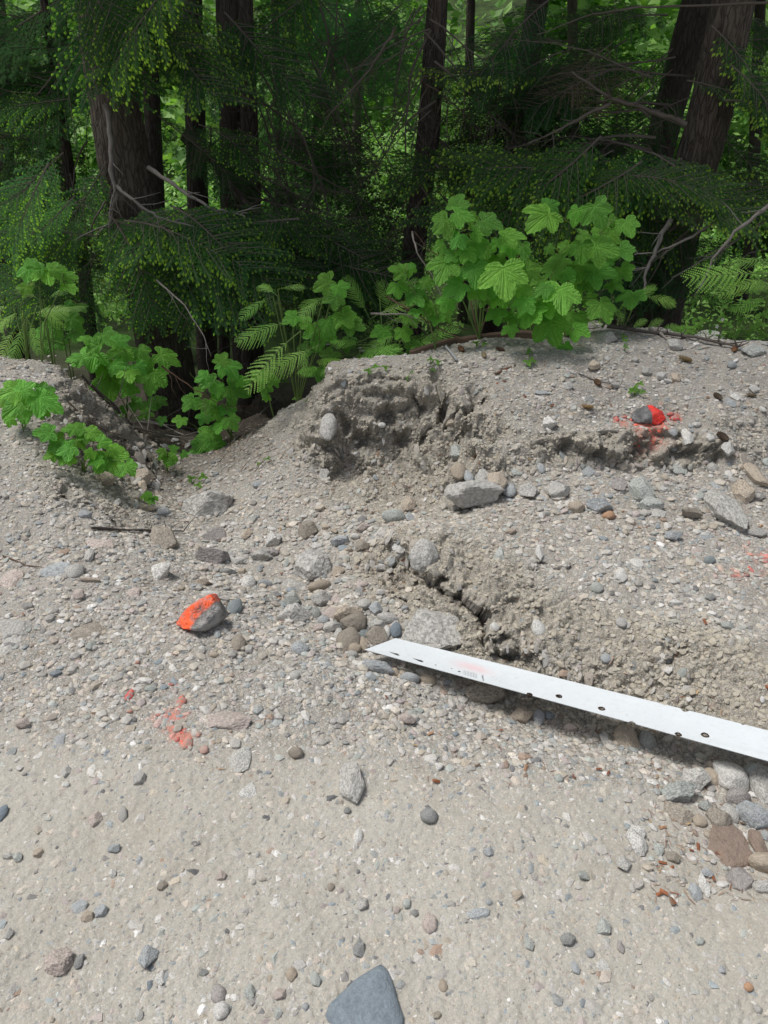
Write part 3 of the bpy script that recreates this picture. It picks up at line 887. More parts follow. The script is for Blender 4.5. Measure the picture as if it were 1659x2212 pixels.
HERO = """
A 465 1005 190 165 G a big blocky speckled granite stone sitting mid washout
A 905 740 125 82 N r smooth oval greenish grey cobble below the crumbled bank
A 980 670 72 70 T a
A 990 745 55 70 B a
A 1325 612 300 165 G a large pale layered rock jutting from the bank above a dark hole
A 1255 490 82 75 T r round tan stone on top of the large layered rock
A 1305 522 50 52 B r
A 1385 530 85 80 G a
A 1465 548 105 90 T a
A 1530 597 75 60 B r
A 1625 597 98 90 G a
A 545 245 85 145 G r smooth pale boulder set in the left end of the crumbling bank
A 835 240 38 28 W r
A 1240 390 85 70 N a
A 1215 215 70 60 T a
A 520 510 52 50 G a
A 155 565 50 35 B r
A 440 810 110 92 K a
A 610 875 100 65 B a
A 690 845 50 35 W r
A 725 895 72 60 K a
A 735 800 80 50 P a
A 490 900 72 50 W a
A 490 1118 118 74 T r long tan stone just below the big blocky granite stone
A 350 1110 130 52 G f
A 595 1040 65 55 T a
A 350 1190 92 72 N a
A 500 1185 110 82 G a
A 370 1280 190 125 G a wide flat pale granite block among the washout cobbles
A 470 1268 55 62 D r
A 515 1300 60 50 B r
A 560 1270 82 70 P r
A 655 1268 150 92 T a
A 690 1318 150 105 K r domed dull brown cobble stacked above the strip's tip
A 655 1415 122 128 K r upright dull brown stone left of the white strip's tip
A 810 1392 112 104 K a brown wedge stone pinning the tip of the white strip
A 735 1375 52 62 L r
A 730 1430 55 70 T r
A 685 1455 70 56 T r
A 670 1490 62 46 G r
A 560 1340 110 66 G a
A 490 1345 70 50 P a
A 600 1380 50 60 G r
A 865 1295 112 66 G r
A 910 1355 60 70 S r smooth slate blue pebble near the tip of the white strip
A 860 1365 40 76 W r
A 800 1330 100 56 G a
A 800 1235 72 62 B a
A 735 1215 72 60 G r
A 1100 1350 300 235 G a big squarish pale boulder with a notch behind the white strip
A 810 1560 172 86 B r oval speckled blue grey cobble in front of the strip's tip
A 770 1610 60 46 B a
A 990 1620 100 62 B r
A 1085 1630 92 62 T r
A 895 1590 60 52 T r
A 540 1555 60 52 B a
A 360 1605 55 46 G r
A 55 1430 78 86 K r brown rounded stone lying right of the big painted rock
A 112 1460 46 46 G a
A 32 1235 78 86 L r teal grey rounded stone touching the big painted rock
A 180 950 120 70 G a
A 100 835 60 56 T a
A 245 940 80 52 M a
A 1060 945 150 135 G r smooth grey cobble gripped in the undercut lip of the bank
B 205 80 100 36 N f
B 340 65 46 46 B r
B 150 245 92 42 B f
B 350 240 80 46 B f
B 440 188 120 102 G a
B 540 290 92 72 T a square tan stone on the shelf beside a cracked blue grey slab
B 668 275 160 98 B a blue grey slab with dark cracks on the shelf
B 790 160 92 82 M a
B 915 190 132 122 N a large pale angular stone below the short dark ledge
B 980 280 142 82 N a
B 1020 330 110 52 G f
B 1215 325 130 84 K a
B 1400 300 170 195 G a tall pale lichen spotted rock at the right of the shelf
B 1518 200 110 104 T a triangular tan stone next to the tall lichen spotted rock
B 1145 70 86 46 N f
B 1380 175 82 52 B f
B 1335 60 62 50 G r
B 1580 100 90 112 T a
B 1610 230 70 40 G a
B 1590 440 110 60 G a
B 1100 455 112 74 B a
B 1300 455 100 40 B f
B 1240 545 92 36 P f flat pink stone on the right gravel shelf
B 1320 600 62 46 L r
B 900 620 80 52 W f
B 800 690 72 66 W a
B 665 760 66 56 N r
B 805 962 60 56 G r
B 325 1000 72 82 W r pale speckled stone stuck in the undercut face
B 70 985 56 50 W r
B 715 1170 60 52 B r
B 1325 815 56 42 D a
B 1120 850 82 42 W a
B 1420 980 76 46 N a
B 330 555 50 82 W a
B 105 575 62 76 N a
B 735 340 72 52 O r
B 370 330 50 34 G r
B 1270 225 46 46 N r
B 1050 190 50 40 G a
B 620 95 70 60 B a
C 85 660 92 138 G a upright grey block with a tan face standing alone on the gravel
C 375 780 62 52 D r
C 105 862 32 50 W r
C 730 400 84 62 T a
C 1122 487 82 92 T a buff block leaning against the lower edge of the strip
C 1200 500 62 62 N r
C 1045 500 40 60 G a
C 1522 638 112 100 W r whitish cobble at the head of the corner rock pile
C 1315 690 145 74 N a flat grey block with dark underside left of the rock pile
C 1378 640 112 84 G a
C 1445 635 62 60 T r
C 1548 713 92 64 M r mauve brown rounded stone in the corner rock pile
C 1600 778 116 94 B r pale speckled rounded cobble in the corner rock pile
C 1642 668 100 130 G r big grey rounded boulder cut by the right frame edge
C 1603 612 72 60 N r
C 1470 790 82 74 K a
C 1400 800 46 42 T r
C 1420 745 60 40 N a
C 1515 775 60 60 G r
C 1505 910 172 165 R f large rust stained slab flush in the gravel
C 1620 885 52 100 R a narrow rust brown stone beside the rust stained slab
C 1642 957 112 72 T r ochre oval cobble at right edge under the rock pile
C 1553 1030 92 84 M a
C 1640 1055 80 52 G a
C 1310 775 120 80 K f
C 1160 880 62 84 W a
C 1110 962 62 52 G a
C 590 318 150 84 K a dark brown rock half hidden under the white strip
C 290 415 62 42 P a
C 1030 575 36 36 G a
C 1100 575 42 36 G a
C 865 640 36 32 N r
C 410 595 36 32 W a
C 910 450 52 32 P a
C 790 410 42 46 B r
C 1240 905 40 50 N a
C 1300 940 50 40 K a
C 1430 1000 60 40 B a
D 975 45 205 76 P f long pinkish slab lying flush in the gravel below the painted rock
D 255 135 52 62 B f
D 1040 215 92 92 G f
D 1080 350 82 72 W f
D 1280 180 62 46 K r
D 410 465 56 56 P a
D 530 447 36 52 G r
D 495 592 52 36 B a
D 5 445 46 66 S r dark slate stone cut by the left frame edge
D 960 713 46 38 P a
D 700 755 40 38 K a
D 345 845 66 52 B f
D 435 862 52 46 B a
D 380 888 52 42 T a
D 250 1088 112 104 P a mottled pinkish stone lying alone at the lower left
D 635 1062 84 88 B a mottled blue grey angular stone lower left of the slate slab
D 343 1080 36 52 D a
D 695 1158 48 56 W a
D 945 1222 60 70 M r mauve pebble touching a white one near the slate slab
D 957 1290 64 66 W r white mottled pebble touching a mauve one near the slate slab
D 1080 1218 54 64 N a
D 1208 1220 52 40 P a
D 1258 1135 44 50 T r
D 1365 1160 42 56 N a
D 1555 1022 46 62 D a
D 40 965 42 42 G a
D 605 645 34 36 B a
D 75 630 38 36 N a
D 35 627 46 30 G a
D 1190 835 46 52 W f
D 1565 830 46 46 G a
D 165 610 38 34 T a
D 485 700 32 32 W a
D 600 288 52 52 G a
D 285 260 42 42 G a
D 285 318 32 26 W r
D 100 55 60 40 P a
D 1430 760 30 30 K r
D 880 1130 40 26 D a
D 1500 430 28 26 D r
D 600 1310 34 40 G a
D 1320 1275 26 26 B r
D 1200 1300 40 44 N a
E 130 805 268 275 S a large smooth slate blue slab cut by the bottom edge
E 377 517 52 60 P r reddish brown cobble alone on the packed road
E 1040 533 58 54 N a
E 900 578 56 42 D a
E 960 333 46 38 N a
E 560 480 108 36 B f
E 110 610 44 52 D a
E 428 752 32 38 T r
E 1035 675 56 46 W f
E 985 628 32 30 B r
E 930 685 30 40 B a
E 755 595 34 42 N a
E 705 408 42 36 T a
E 1100 605 32 38 M a
E 290 440 32 34 N a
E 1485 692 30 26 B a
E 1585 755 34 28 O r
E 1380 395 48 52 B a
E 1415 370 42 72 W a
E 1400 585 36 26 N a
E 600 245 46 34 B a
E 1160 170 60 60 W a
E 405 862 30 26 K a
E 1620 840 30 26 G a
E 600 435 24 20 B r
E 320 475 26 24 D r
E 250 465 26 24 P r
F 1165 545 172 112 M a large mauve grey boulder in the mouth of the gully
F 885 465 142 150 K a
F 868 625 118 100 W a
F 320 620 190 78 B f
F 405 625 88 78 G r
F 485 535 46 76 G a
F 500 668 110 42 T a
F 60 670 112 102 P f
F 100 685 66 36 N f
F 1240 625 92 46 D a
F 1285 565 96 42 W a
F 1420 540 130 72 G a
F 1175 435 122 92 M a
F 535 480 150 52 P f
F 465 320 82 52 B a
F 725 740 76 52 P f
F 430 750 62 50 P a
F 80 930 182 112 G f flat pale grey slab at the left frame edge
F 45 1040 102 112 G f
F 465 960 222 92 K f dark brown slab flush in gravel left of the painted rock
F 1150 750 92 44 W r
F 1140 265 265 165 G a long pale boulder half buried in the gully slope
F 890 300 72 52 B r
F 790 275 92 52 T a
F 765 110 100 82 T a
F 765 165 62 60 T a
F 575 120 112 82 T a
F 740 55 60 52 W r
F 640 250 40 40 G a
F 1400 150 52 40 B r
F 150 810 60 40 G a
F 700 1130 30 26 G r
F 900 1420 0 0 G r
G 530 240 138 78 G a pale wedge rock on the crest behind the mound
G 1262 240 182 92 W a big whitish block on the mound crest under the brambles
G 430 175 190 84 M a
G 1560 325 162 62 N a
G 1000 285 112 62 G a
G 430 430 82 52 T a
G 800 470 66 46 G a
G 900 505 72 52 W a
G 1005 515 66 56 T a
G 250 575 82 52 W a
G 580 570 72 46 G a
G 950 540 62 32 W a
G 60 620 112 42 B f
G 110 840 122 86 W a whitish knobbly stone at the left corner of the short ledge
G 1085 930 76 82 W a pale egg shaped stone on the lip of the short ledge
G 1372 1015 96 78 W a pale cobble beneath a dark pine cone
G 990 905 52 42 B r
G 990 1018 52 36 B r
G 400 670 66 36 D f
G 1400 690 82 42 B f
G 1430 650 82 42 W f
G 1560 595 62 46 W a
G 1250 940 56 46 W a
G 1150 850 62 40 W r
G 720 390 50 36 G a
G 900 395 40 34 W a
G 560 490 0 0 G a
G 1400 425 60 46 B r
G 1620 740 40 36 W r
G 520 385 40 30 W a
"""
FIX = {}
for ln in HERO.strip().splitlines():
    p = ln.split(None, 7)
    zk, x, y, w, h, cl, sh = p[:7]
    lab = p[7] if len(p) > 7 else None
    w, h = float(w), float(h)
    if w == 0: continue
    ox, oy, k = ZM[zk]
    X, Y_ = ox + float(x) * k, oy + float(y) * k
    if zk == 'Z': k = 1
    me, hg, sk = None, None, None
    wp, hp = w * k, h * k
    rt_ = None
    nm = 'stone'
    if wp > 55:
        me = shaped_rock('slate_slab', [(30, 80), (44, 70), (60, 30), (75, -20), (62, -72), (-30, -72), (-76, -16), (-66, 8), (-20, 50)], 1.0, 77, stone_mats[0], 4, 75.) if (lab and 'slate blue slab' in lab) else rock_mesh('large_stone', 4, int(X * 7 + Y_) % 5000, 1.0 if sh != 'r' else .3, 8 + int(X) % 5, .075)
        nm = 'boulder' if wp > 60 and sh != 'f' else 'stone'
    rt_ = None
    if lab and 'slate blue slab' in lab: rt_ = 0.0; Y_ += 22; hp *= .86
    if lab and 'slate blue slab' in lab: hg, sk = .33, .62
    if lab and 'layered rock' in lab: hg, sk = .75, .4
    if lab and 'squarish pale boulder' in lab: hg, sk = .55, .35
    o = put_stone(X, Y_, wp, hp, cl, sh, lab, sink=sk, me=me, hgt=hg, rot=rt_)
    o.name = nm
    if cl in 'SLR' or sh == 'r' and cl in 'KT': o.color = (*o.color[:3], .3)
n_hero = len(STONES)

# further loose stones: sizes fall off, dense in the washout and on the shelf
ZONES = [((420, 1120, 900, 1420), 46, (16, 34), 'in the washout'), ((560, 960, 900, 1160), 22, (12, 24), 'on the crumbled slope'), ((1130, 1000, 1659, 1130), 34, (13, 32), 'on the gravel shelf'),
         ((840, 1420, 1500, 1640), 30, (13, 30), 'along the white strip'), ((1400, 1640, 1659, 1900), 22, (14, 32), 'at the corner rock pile'), ((0, 960, 420, 1360), 26, (12, 26), 'on the left shoulder'),
         ((1060, 740, 1659, 920), 26, (10, 20), 'on top of the mound'), ((300, 960, 470, 1110), 14, (12, 26), 'in the gully mouth')]
for (x0, y0, x1, y1), n, (a, b), zn in ZONES:
    k = 0
    tries = 0
    while k < n and tries < 800 and len(STONES) < 298:
        tries += 1
        X, Y_ = random.uniform(x0, x1), random.uniform(y0, y1)
        w = a + (b - a) * random.random() ** 2.2
        if any(abs(s['px'] - X) < (s['w'] + w) * .5 and abs(s['py'] - Y_) < (s['h'] + w * .7) * .5 for s in STONES): continue
        if zn == 'along the white strip' and abs(Y_ - (1395 + (X - 810) * .272)) < 55: continue
        cl = random.choices('GWTPBDNMK', (24, 12, 18, 9, 10, 3, 10, 5, 6))[0]
        put_stone(X, Y_, w * random.uniform(.95, 1.3), w * random.uniform(.65, .95), cl, random.choice('aaarrf'), None)
        STONES[-1]['zone'] = zn
        k += 1

# labels for the stones: colour, form, and what they lie by
MARK = [((1100, 1340), 'painted rock')]
LANDS = [((435, 1335), 'the big painted rock'), ((1405, 885), 'the small red painted rock'), ((678, 1222), 'the blocky granite stone'), ((1020, 1066), 'the layered rock'), ((930, 1359), 'the squarish boulder'),
         ((800, 1395), "the strip's tip"), ((1200, 1500), 'the middle of the strip'), ((1450, 1585), 'the right half of the strip'), ((1580, 1700), 'the corner rock pile'), ((762, 1693), 'the upright grey block'),
         ((790, 2160), 'the slate blue slab'), ((928, 1995), 'the reddish brown cobble'), ((1560, 1100), 'the tall lichen spotted rock'), ((1290, 1090), 'the cracked blue slab'), ((1382, 1058), 'the large pale angular stone'),
         ((1400, 965), 'the short dark ledge'), ((860, 900), 'the crumbling bank'), ((460, 1203), 'the mauve boulder'), ((450, 1090), 'the half buried boulder'), ((180, 1370), 'the dark brown slab'), ((30, 1370), 'the flat slab at the left edge'),
         ((487, 1556), 'the long pinkish slab'), ((125, 2080), 'the mottled pinkish stone'), ((317, 2067), 'the mottled blue grey stone'), ((1080, 1300), 'the undercut lip'), ((1540, 730), 'the whitish crest block'), ((280, 1148), 'the dark twig in the gully'),
         ((130, 1000), 'the leafy shoots on the left bank'), ((1050, 720), 'the thimbleberry thicket'), ((1020, 2050), 'the middle of the packed road'), ((1370, 2000), 'the packed road at right'), ((560, 1880), 'the packed road at left')]
SIZES = ((0, 17, 'tiny'), (17, 27, 'small'), (27, 45, 'fist sized'), (45, 999, 'large'))
SHN = dict(a='angular', r='rounded', f='flat')
used = set(s['label'] for s in STONES if s['label'])
def side(dx, dy):
    v = 'above' if dy < 0 else 'below'
    h = 'left of' if dx < 0 else 'right of'
    if abs(dx) > 2.2 * abs(dy): return h
    if abs(dy) > 2.2 * abs(dx): return v
    return v + ' and ' + h
for s in STONES:
    if s['label']: continue
    sz = next(n for a, b, n in SIZES if a <= s['w'] < b)
    near = sorted(LANDS, key=lambda L: math.hypot(L[0][0] - s['px'], L[0][1] - s['py']))
    done = False
    for L in near[:5]:
        dx, dy = s['px'] - L[0][0], s['py'] - L[0][1]
        d = math.hypot(dx, dy)
        close = 'right beside' if d < 45 else ('just ' if d < 110 else 'a little way ' if d < 260 else 'well ') + side(dx, dy)
        lab = f"{sz} {CNAME[s['c']]} {SHN[s['s']]} stone {close} {L[1]}"
        if lab not in used and len(lab.split()) <= 16:
            done = True
            break
    if not done:
        lab = f"{sz} {CNAME[s['c']]} {SHN[s['s']]} stone between {near[0][1]} and {near[1][1]}"
        lab = ' '.join(lab.split()[:16])
    used.add(lab)
    s['o']['label'] = lab
    s['o']['group'] = 'loose stones on the gravel'

# ------------------------------------------------------------------ the two paint-sprayed rocks and the sprayed chips
def paint_mat(name, rock_col, paint_col, axis, thr, soft=.10, axis2=None):
    m = Mat(name, .75, .3)
    co = m.coord('Object')
    sp = m.ramp(m.noise(co, 9, 5, .75), [(.42, 0.0), (.56, 1.0)])
    c0 = m.mix(sp, tuple(q * .62 for q in rock_col), tuple(q * 1.25 for q in rock_col))
    vm = m.n('ShaderNodeVectorMath', operation='DOT_PRODUCT')
    m.l(co, vm.inputs[0]); vm.inputs[1].default_value = axis
    f = m.math('ADD', vm.outputs['Value'], m.math('MULTIPLY', m.math('SUBTRACT', m.noise(co, 2.6, 6, .75), .5), .9))
    f = m.ramp(f, [(thr - soft * .6, 0.0), (thr + soft * 2.2, 1.0)])
    pc = m.mix(m.noise(co, 7, 4), tuple(q * .93 for q in paint_col), paint_col)
    holes = m.ramp(m.noise(co, 16, 5, .8), [(.30, 0.0), (.50, 1.0)])
    m.color(m.mix(m.math('MULTIPLY', f, holes), c0, pc))
    m.bump(m.math('ADD', m.noise(co, 4, 6, .7), m.math('MULTIPLY', m.noise(co, 20, 4), .3)), .12, .55)
    return m.m
ORANGE, RED = (.95, .135, .045), (.85, .055, .04)

# big orange-topped rock: steep ridge leaning left to right
p, _ = hit(438, 1362)
k = depth_of(p) / FP
v, f = rock(5, 905, .6, 9, .05)
# wedge: tall ridge running from front left to back right
x, y, z = v[:, 0].copy(), v[:, 1].copy(), v[:, 2].copy()
x2 = x * (1.0 - .16 * np.clip(y, -1, 1)) + .28 * y
zz = z * (.72 + .25 * x) + .10 * y
zz = np.where(zz > 0, zz * (1 - .35 * np.clip(-x - .2, 0, 1)), zz * .5)
v2 = np.stack([x2 * 53 * k * 1.05, y * 46 * k, zz * 62 * k + .03], -1)
mpr = paint_mat('orange_sprayed_rock', (.30, .29, .275), ORANGE, (-9.0, 8.0, 5.0), .02, .05)
o = link('painted_rock', np_mesh('painted_rock', v2, f, [mpr], True), None, p + Vector((0, .035, 0)))
o.rotation_euler = (0, 0, R(8))
tag(o, 'grey rock with bright orange sprayed top standing on gravel', 'rock')
# smaller red-sprayed rock on the mound
p, _ = hit(1402, 905)
k = depth_of(p) / FP
v, f = rock(4, 933, 1.0, 9, .06)
x, y, z = v[:, 0], v[:, 1], v[:, 2]
zz = np.where(z > 0, z * (1 - .35 * np.abs(x + .25)), z * .4)
v2 = np.stack([x * 41 * k, y * 36 * k, zz * 25 * k + .008], -1)
mpr2 = paint_mat('red_sprayed_rock', (.17, .17, .175), RED, (9.0, 0, 2.0), -.16, .05)
o = link('painted_rock', np_mesh('small_painted_rock', v2, f, [mpr2], True), None, p)
tag(o, 'small dark rock half covered in red paint on the mound', 'rock')

mch = Mat('sprayed_chip', .8, .2)
co = mch.coord('Object')
oc = mch.n('ShaderNodeObjectInfo').outputs['Color']
mch.color(mch.mix(mch.ramp(mch.noise(co, 2.2, 5, .7), [(.44, 0.0), (.54, 1.0)]), (.38, .33, .29), oc))
mch.bump(mch.noise(co, 5, 5, .7), .12, .4)
chip_me = []
for q in range(4):
    v, f = rock(2, 500 + q, 1.0, 8, .05)
    chip_me.append(np_mesh('painted_chip', v, f, [mch.m], True))
CH = [('G', 1000, 805, 75, 42, RED, 'red sprayed chip touching the red rock on its right'), ('G', 970, 775, 50, 26, RED, 'small red chip behind the right end of the red rock'), ('G', 645, 795, 30, 22, RED, 'red chip left of the red rock, upper one'),
      ('G', 585, 810, 36, 30, RED, 'faded red chip farthest left of the red rock'), ('G', 690, 815, 18, 16, RED, None), ('G', 722, 827, 36, 16, RED, None), ('G', 770, 825, 40, 20, RED, None), ('G', 800, 848, 60, 20, RED, None),
      ('G', 850, 822, 40, 18, RED, None), ('G', 890, 830, 20, 18, RED, None), ('G', 930, 825, 24, 14, RED, None), ('F', 705, 1298, 42, 56, RED, 'bright red chip left of the broken twigs'),
      ('F', 985, 1340, 56, 72, (.8, .2, .12), 'long faded orange stone below the painted rock'), ('F', 932, 1238, 32, 14, RED, None), ('F', 748, 1118, 28, 18, (.8, .25, .15), None), ('F', 695, 1232, 14, 14, RED, None),
      ('F', 865, 1400, 34, 26, (.8, .22, .15), None), ('F', 705, 1385, 30, 20, (.75, .3, .2), None), ('F', 910, 1417, 18, 16, (.8, .2, .14), None), ('F', 945, 1222, 14, 14, RED, None), ('F', 964, 1247, 16, 20, RED, None),
      ('D', 812, 140, 45, 50, (.75, .26, .18), 'orange tinted stone below the sprayed gravel'), ('D', 858, 102, 28, 26, (.7, .3, .24), None), ('D', 765, 122, 22, 22, RED, None), ('D', 882, 168, 40, 34, (.65, .35, .28), None),
      ('B', 1560, 655, 28, 32, RED, None), ('B', 1540, 500, 26, 22, (.7, .3, .22), None), ('B', 1640, 605, 40, 32, (.7, .2, .18), 'pink sprayed stone at the right frame edge'), ('B', 1530, 690, 60, 26, (.5, .2, .2), None)]
CHIPS = {}
for zk, x, y, w, h, cc_, lab in CH:
    ox, oy, kk = ZM[zk]
    X, Y_ = ox + x * kk, oy + y * kk
    o = put_stone(X, Y_, w * kk * 1.0, h * kk * 1.0, 'G', 'a', None, sink=.4, me=random.choice(chip_me), name='painted_chip')
    STONES.pop()
    o.color = (*[q * .8 + .07 for q in cc_], 1)
    o['category'] = 'stone chip'
    where = 'at the foot of the small red rock' if zk == 'G' else 'in the sprayed gravel below the orange rock' if zk in 'FD' else 'in the sprayed patch at the right edge'
    o['label'] = lab or ''
    CHIPS.setdefault(where, []).append((X, o, lab))
    o['group'] = 'sprayed chips ' + where

ORD = ['leftmost', 'second from left', 'third from left', 'fourth from left', 'fifth from left', 'sixth from left', 'seventh from left', 'eighth from left', 'ninth from left', 'tenth from left', 'eleventh from left', 'twelfth from left']
for where, L in CHIPS.items():
    un = sorted([q for q in L if not q[2]], key=lambda q: q[0])
    for k_, (X, o, _) in enumerate(un): o['label'] = ('rightmost' if k_ == len(un) - 1 else ORD[k_]) + ' of the tiny red chips ' + where
# ------------------------------------------------------------------ the white marker strip
print('strip width', WID, 'len', LEN)
skew = (a1 - a0).dot(dirv)
def to_st(px, py):
    """picture pixel to strip coordinates"""
    d = ray(px, py)
    o0 = Vector((0, 0, CAM_H)) - a0
    t = -o0.dot(nup) / d.dot(nup)
    q = o0 + d * t
    return q.dot(dirv), q.dot(wdir)
outline = [(0, 0), (LEN, 0), (LEN, WID), (skew, WID)]
# notches in the far edge, and torn bits in the near edge
def ell(cx, cy, rx, ry, n=12, rag=0.0, rot=0):
    out = []
    for q in range(n):
        a = q * 2 * math.pi / n
        rr = 1 + rag * random.uniform(-1, 1)
        u, w_ = rx * rr * math.cos(a), ry * rr * math.sin(a)
        out.append((cx + u * math.cos(rot) - w_ * math.sin(rot), cy + u * math.sin(rot) + w_ * math.cos(rot)))
    return out
def ZC(x, y): return to_st(713.2 + .5701 * x, 1316.6 + .5701 * y)
holes = []
bolt = [(755, 328, .0062, .45), (867, 328, .0068, .2), (1028, 377, .0068, .2), (1318, 478, .0062, .2), (1420, 475, .0074, .15), (489, 233, .0044, .1), (400, 208, .0026, .2), (460, 221, .0024, .2), (430, 211, .0012, .2), (1123, 399, .0014, .2)]
bolt = [(x, y, r * 1.2, rag) for x, y, r, rag in bolt]
for x, y, r, rag in bolt:
    s_, t_ = ZC(x, y)
    holes.append(ell(s_, t_, r, r * .85, 12, rag))
for x, y in ((240, 164), (330, 189)):      # torn teardrop slots
    s_, t_ = ZC(x, y)
    L_ = .021
    holes.append([(s_ - L_, t_ + .006), (s_ - L_ * .3, t_ - .001), (s_ + L_ * .5, t_ - .006), (s_ + L_, t_ - .006), (s_ + L_ * 1.1, t_), (s_ + L_ * .6, t_ + .0065), (s_ - L_ * .2, t_ + .0045)])
# ragged notches as part of the outline
def notch(edge_t, cx, w_, dpt):
    sgn = -1 if edge_t > 0 else 1
    pts = []
    for q in range(6):
        u = q / 5
        pts.append((cx - w_ / 2 + w_ * u, edge_t + sgn * dpt * math.sin(math.pi * u) * random.uniform(.8, 1.2)))
    return pts
near = [(0, 0)]
for x, y, w_, dp in ((1140, 452, .022, .009),):
    near += notch(0, ZC(x, y)[0], w_, dp)
near += [(LEN, 0)]
farp = [(LEN, WID)]
for x, y, w_, dp in sorted(((1262, 383, .014, .005), (1340, 405, .026, .010), (1562, 460, .01, .004)), reverse=True):
    farp += notch(WID, ZC(x, y)[0], w_, dp)[::-1]
farp += [(skew, WID)]
outline = near + farp
pts, edges = [], []
def loop(L):
    b = len(pts)
    pts.extend(Vector((p_[0], p_[1])) for p_ in L)
    edges.extend((b + q, b + (q + 1) % len(L)) for q in range(len(L)))
loop(outline)
for h_ in holes: loop(h_)
# inner lattice so that the strip can sag and ripple
for q in range(1, int(LEN / .03)):
    for w_ in (.28, .55, .8):
        s_ = skew + .02 + q * .03
        if s_ > LEN - .01: continue
        t_ = WID * w_
        if all(math.hypot(s_ - h_[0][0], t_ - h_[0][1]) > .02 for h_ in holes): pts.append(Vector((s_, t_)))
cd = delaunay_2d_cdt(pts, edges, [], 2, 1e-7)
P2 = np.array([v_[:] for v_ in cd[0]])
FF = []
for f_ in cd[2]:
    for q in range(1, len(f_) - 1): FF.append((f_[0], f_[q], f_[q + 1]))
FF = np.array(FF)
def in_poly(x, y, L):
    ins = False
    for (xa, ya), (xb, yb) in zip(L, L[1:] + L[:1]):
        if (ya > y) != (yb > y) and x < (xb - xa) * (y - ya) / (yb - ya) + xa: ins = not ins
    return ins
FF = np.array([t_ for t_ in FF if not any(in_poly(*P2[t_].mean(0), h_) for h_ in holes) and in_poly(*P2[t_].mean(0), outline)])
TH = .0022
def place(P2, off):
    out = []
    for s_, t_ in P2:
        sag = .002 * math.sin(s_ * 2.3) + .0008 * math.sin(s_ * 9 + 1)
        curl = .003 * ((t_ / WID - .5) * 2) ** 2
        tw = R(15) * max(0.0, 1 - s_ / (LEN * .9))
        v_ = a0 + dirv * s_ + (wdir * math.cos(tw) - nup * math.sin(tw)) * t_ + nup * (off + sag + curl)
        out.append(v_[:])
    return np.array(out)
top, bot = place(P2, TH), place(P2, 0)
n2 = len(P2)
ed = {}
for t_ in FF:
    for q in range(3):
        e = (int(t_[q]), int(t_[(q + 1) % 3])); ed[e] = 1
border = [e for e in ed if (e[1], e[0]) not in ed]
# orientation upwards
n0 = np.cross(top[FF[0][1]] - top[FF[0][0]], top[FF[0][2]] - top[FF[0][0]])
if np.dot(n0, np.array(nup)) < 0:
    FF = FF[:, ::-1]; border = [(b_, a_) for a_, b_ in border]
V = np.concatenate([top, bot])
sidef = np.array([(a_, a_ + n2, b_ + n2, b_) for a_, b_ in border])
mst = Mat('white_strip_plastic', .38, .45)
co = mst.coord('Object')
c = mst.mix(mst.ramp(mst.noise(co, 9, 5, .7), [(.35, 0.0), (.75, 1.0)]), (.69, .73, .755), (.65, .69, .715))
c = mst.mix(mst.math('MULTIPLY', mst.ramp(mst.noise(co, 60, 5, .8), [(.52, 0.0), (.74, 1.0)]), .28), c, (.42, .38, .33))
c = mst.mix(mst.attr('smudge'), c, mst.mix(mst.ramp(mst.noise(co, 190, 3, .7), [(.5, 0.0), (.56, 1.0)]), c, (.12, .12, .12)))
c = mst.mix(mst.attr('pink'), c, (.80, .42, .42))
c = mst.mix(mst.math('MULTIPLY', mst.attr('rust'), .8), c, (.10, .055, .03))
mst.color(c)
s0, t0 = ZC(540, 212)
s1, t1 = ZC(628, 285)
def g2d(s_c, t_c, rs, rt): return np.exp(-(((P2[:, 0] - s_c) / rs) ** 2 + ((P2[:, 1] - t_c) / rt) ** 2))
pink = np.clip(g2d(s0, t0 + .004, .05, .012) * .6, 0, .5)
smud = np.clip(g2d(s1, t1, .028, .02), 0, 1)
rust = np.zeros(n2)
for k_, (x, y, r, rag) in enumerate(bolt[:5]):
    s_, t_ = ZC(x, y)
    d_ = np.hypot(P2[:, 0] - s_, P2[:, 1] - t_)
    pass
strip = empty('marker_strip', a0)
tag(strip, 'long white perforated plastic marker strip lying across the washout', 'marker strip')
ste = np_mesh('strip_body', V - np.array(a0), [np.concatenate([FF, FF[:, ::-1] + n2]), sidef], [mst.m], False, None,
              {'pink': np.concatenate([pink] * 2), 'smudge': np.concatenate([smud] * 2), 'rust': np.concatenate([rust] * 2)})
link('strip_body', ste, strip)
mdk = Mat('dark_print', .7, .2).color((.07, .07, .08)).m
# rusty rims round the bolt holes, darkened to put the holes' shade in
mru = Mat('shaded_rusty_rim', .9, .1).color((.05, .032, .024)).m
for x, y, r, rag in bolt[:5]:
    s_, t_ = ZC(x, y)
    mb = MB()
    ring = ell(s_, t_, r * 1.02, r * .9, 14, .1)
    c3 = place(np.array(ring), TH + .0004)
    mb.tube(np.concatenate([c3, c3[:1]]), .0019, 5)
    o = link('shaded_rusty_rim', mb.mesh('shaded_rusty_rim', [mru]), strip); o.location = -Vector(a0)
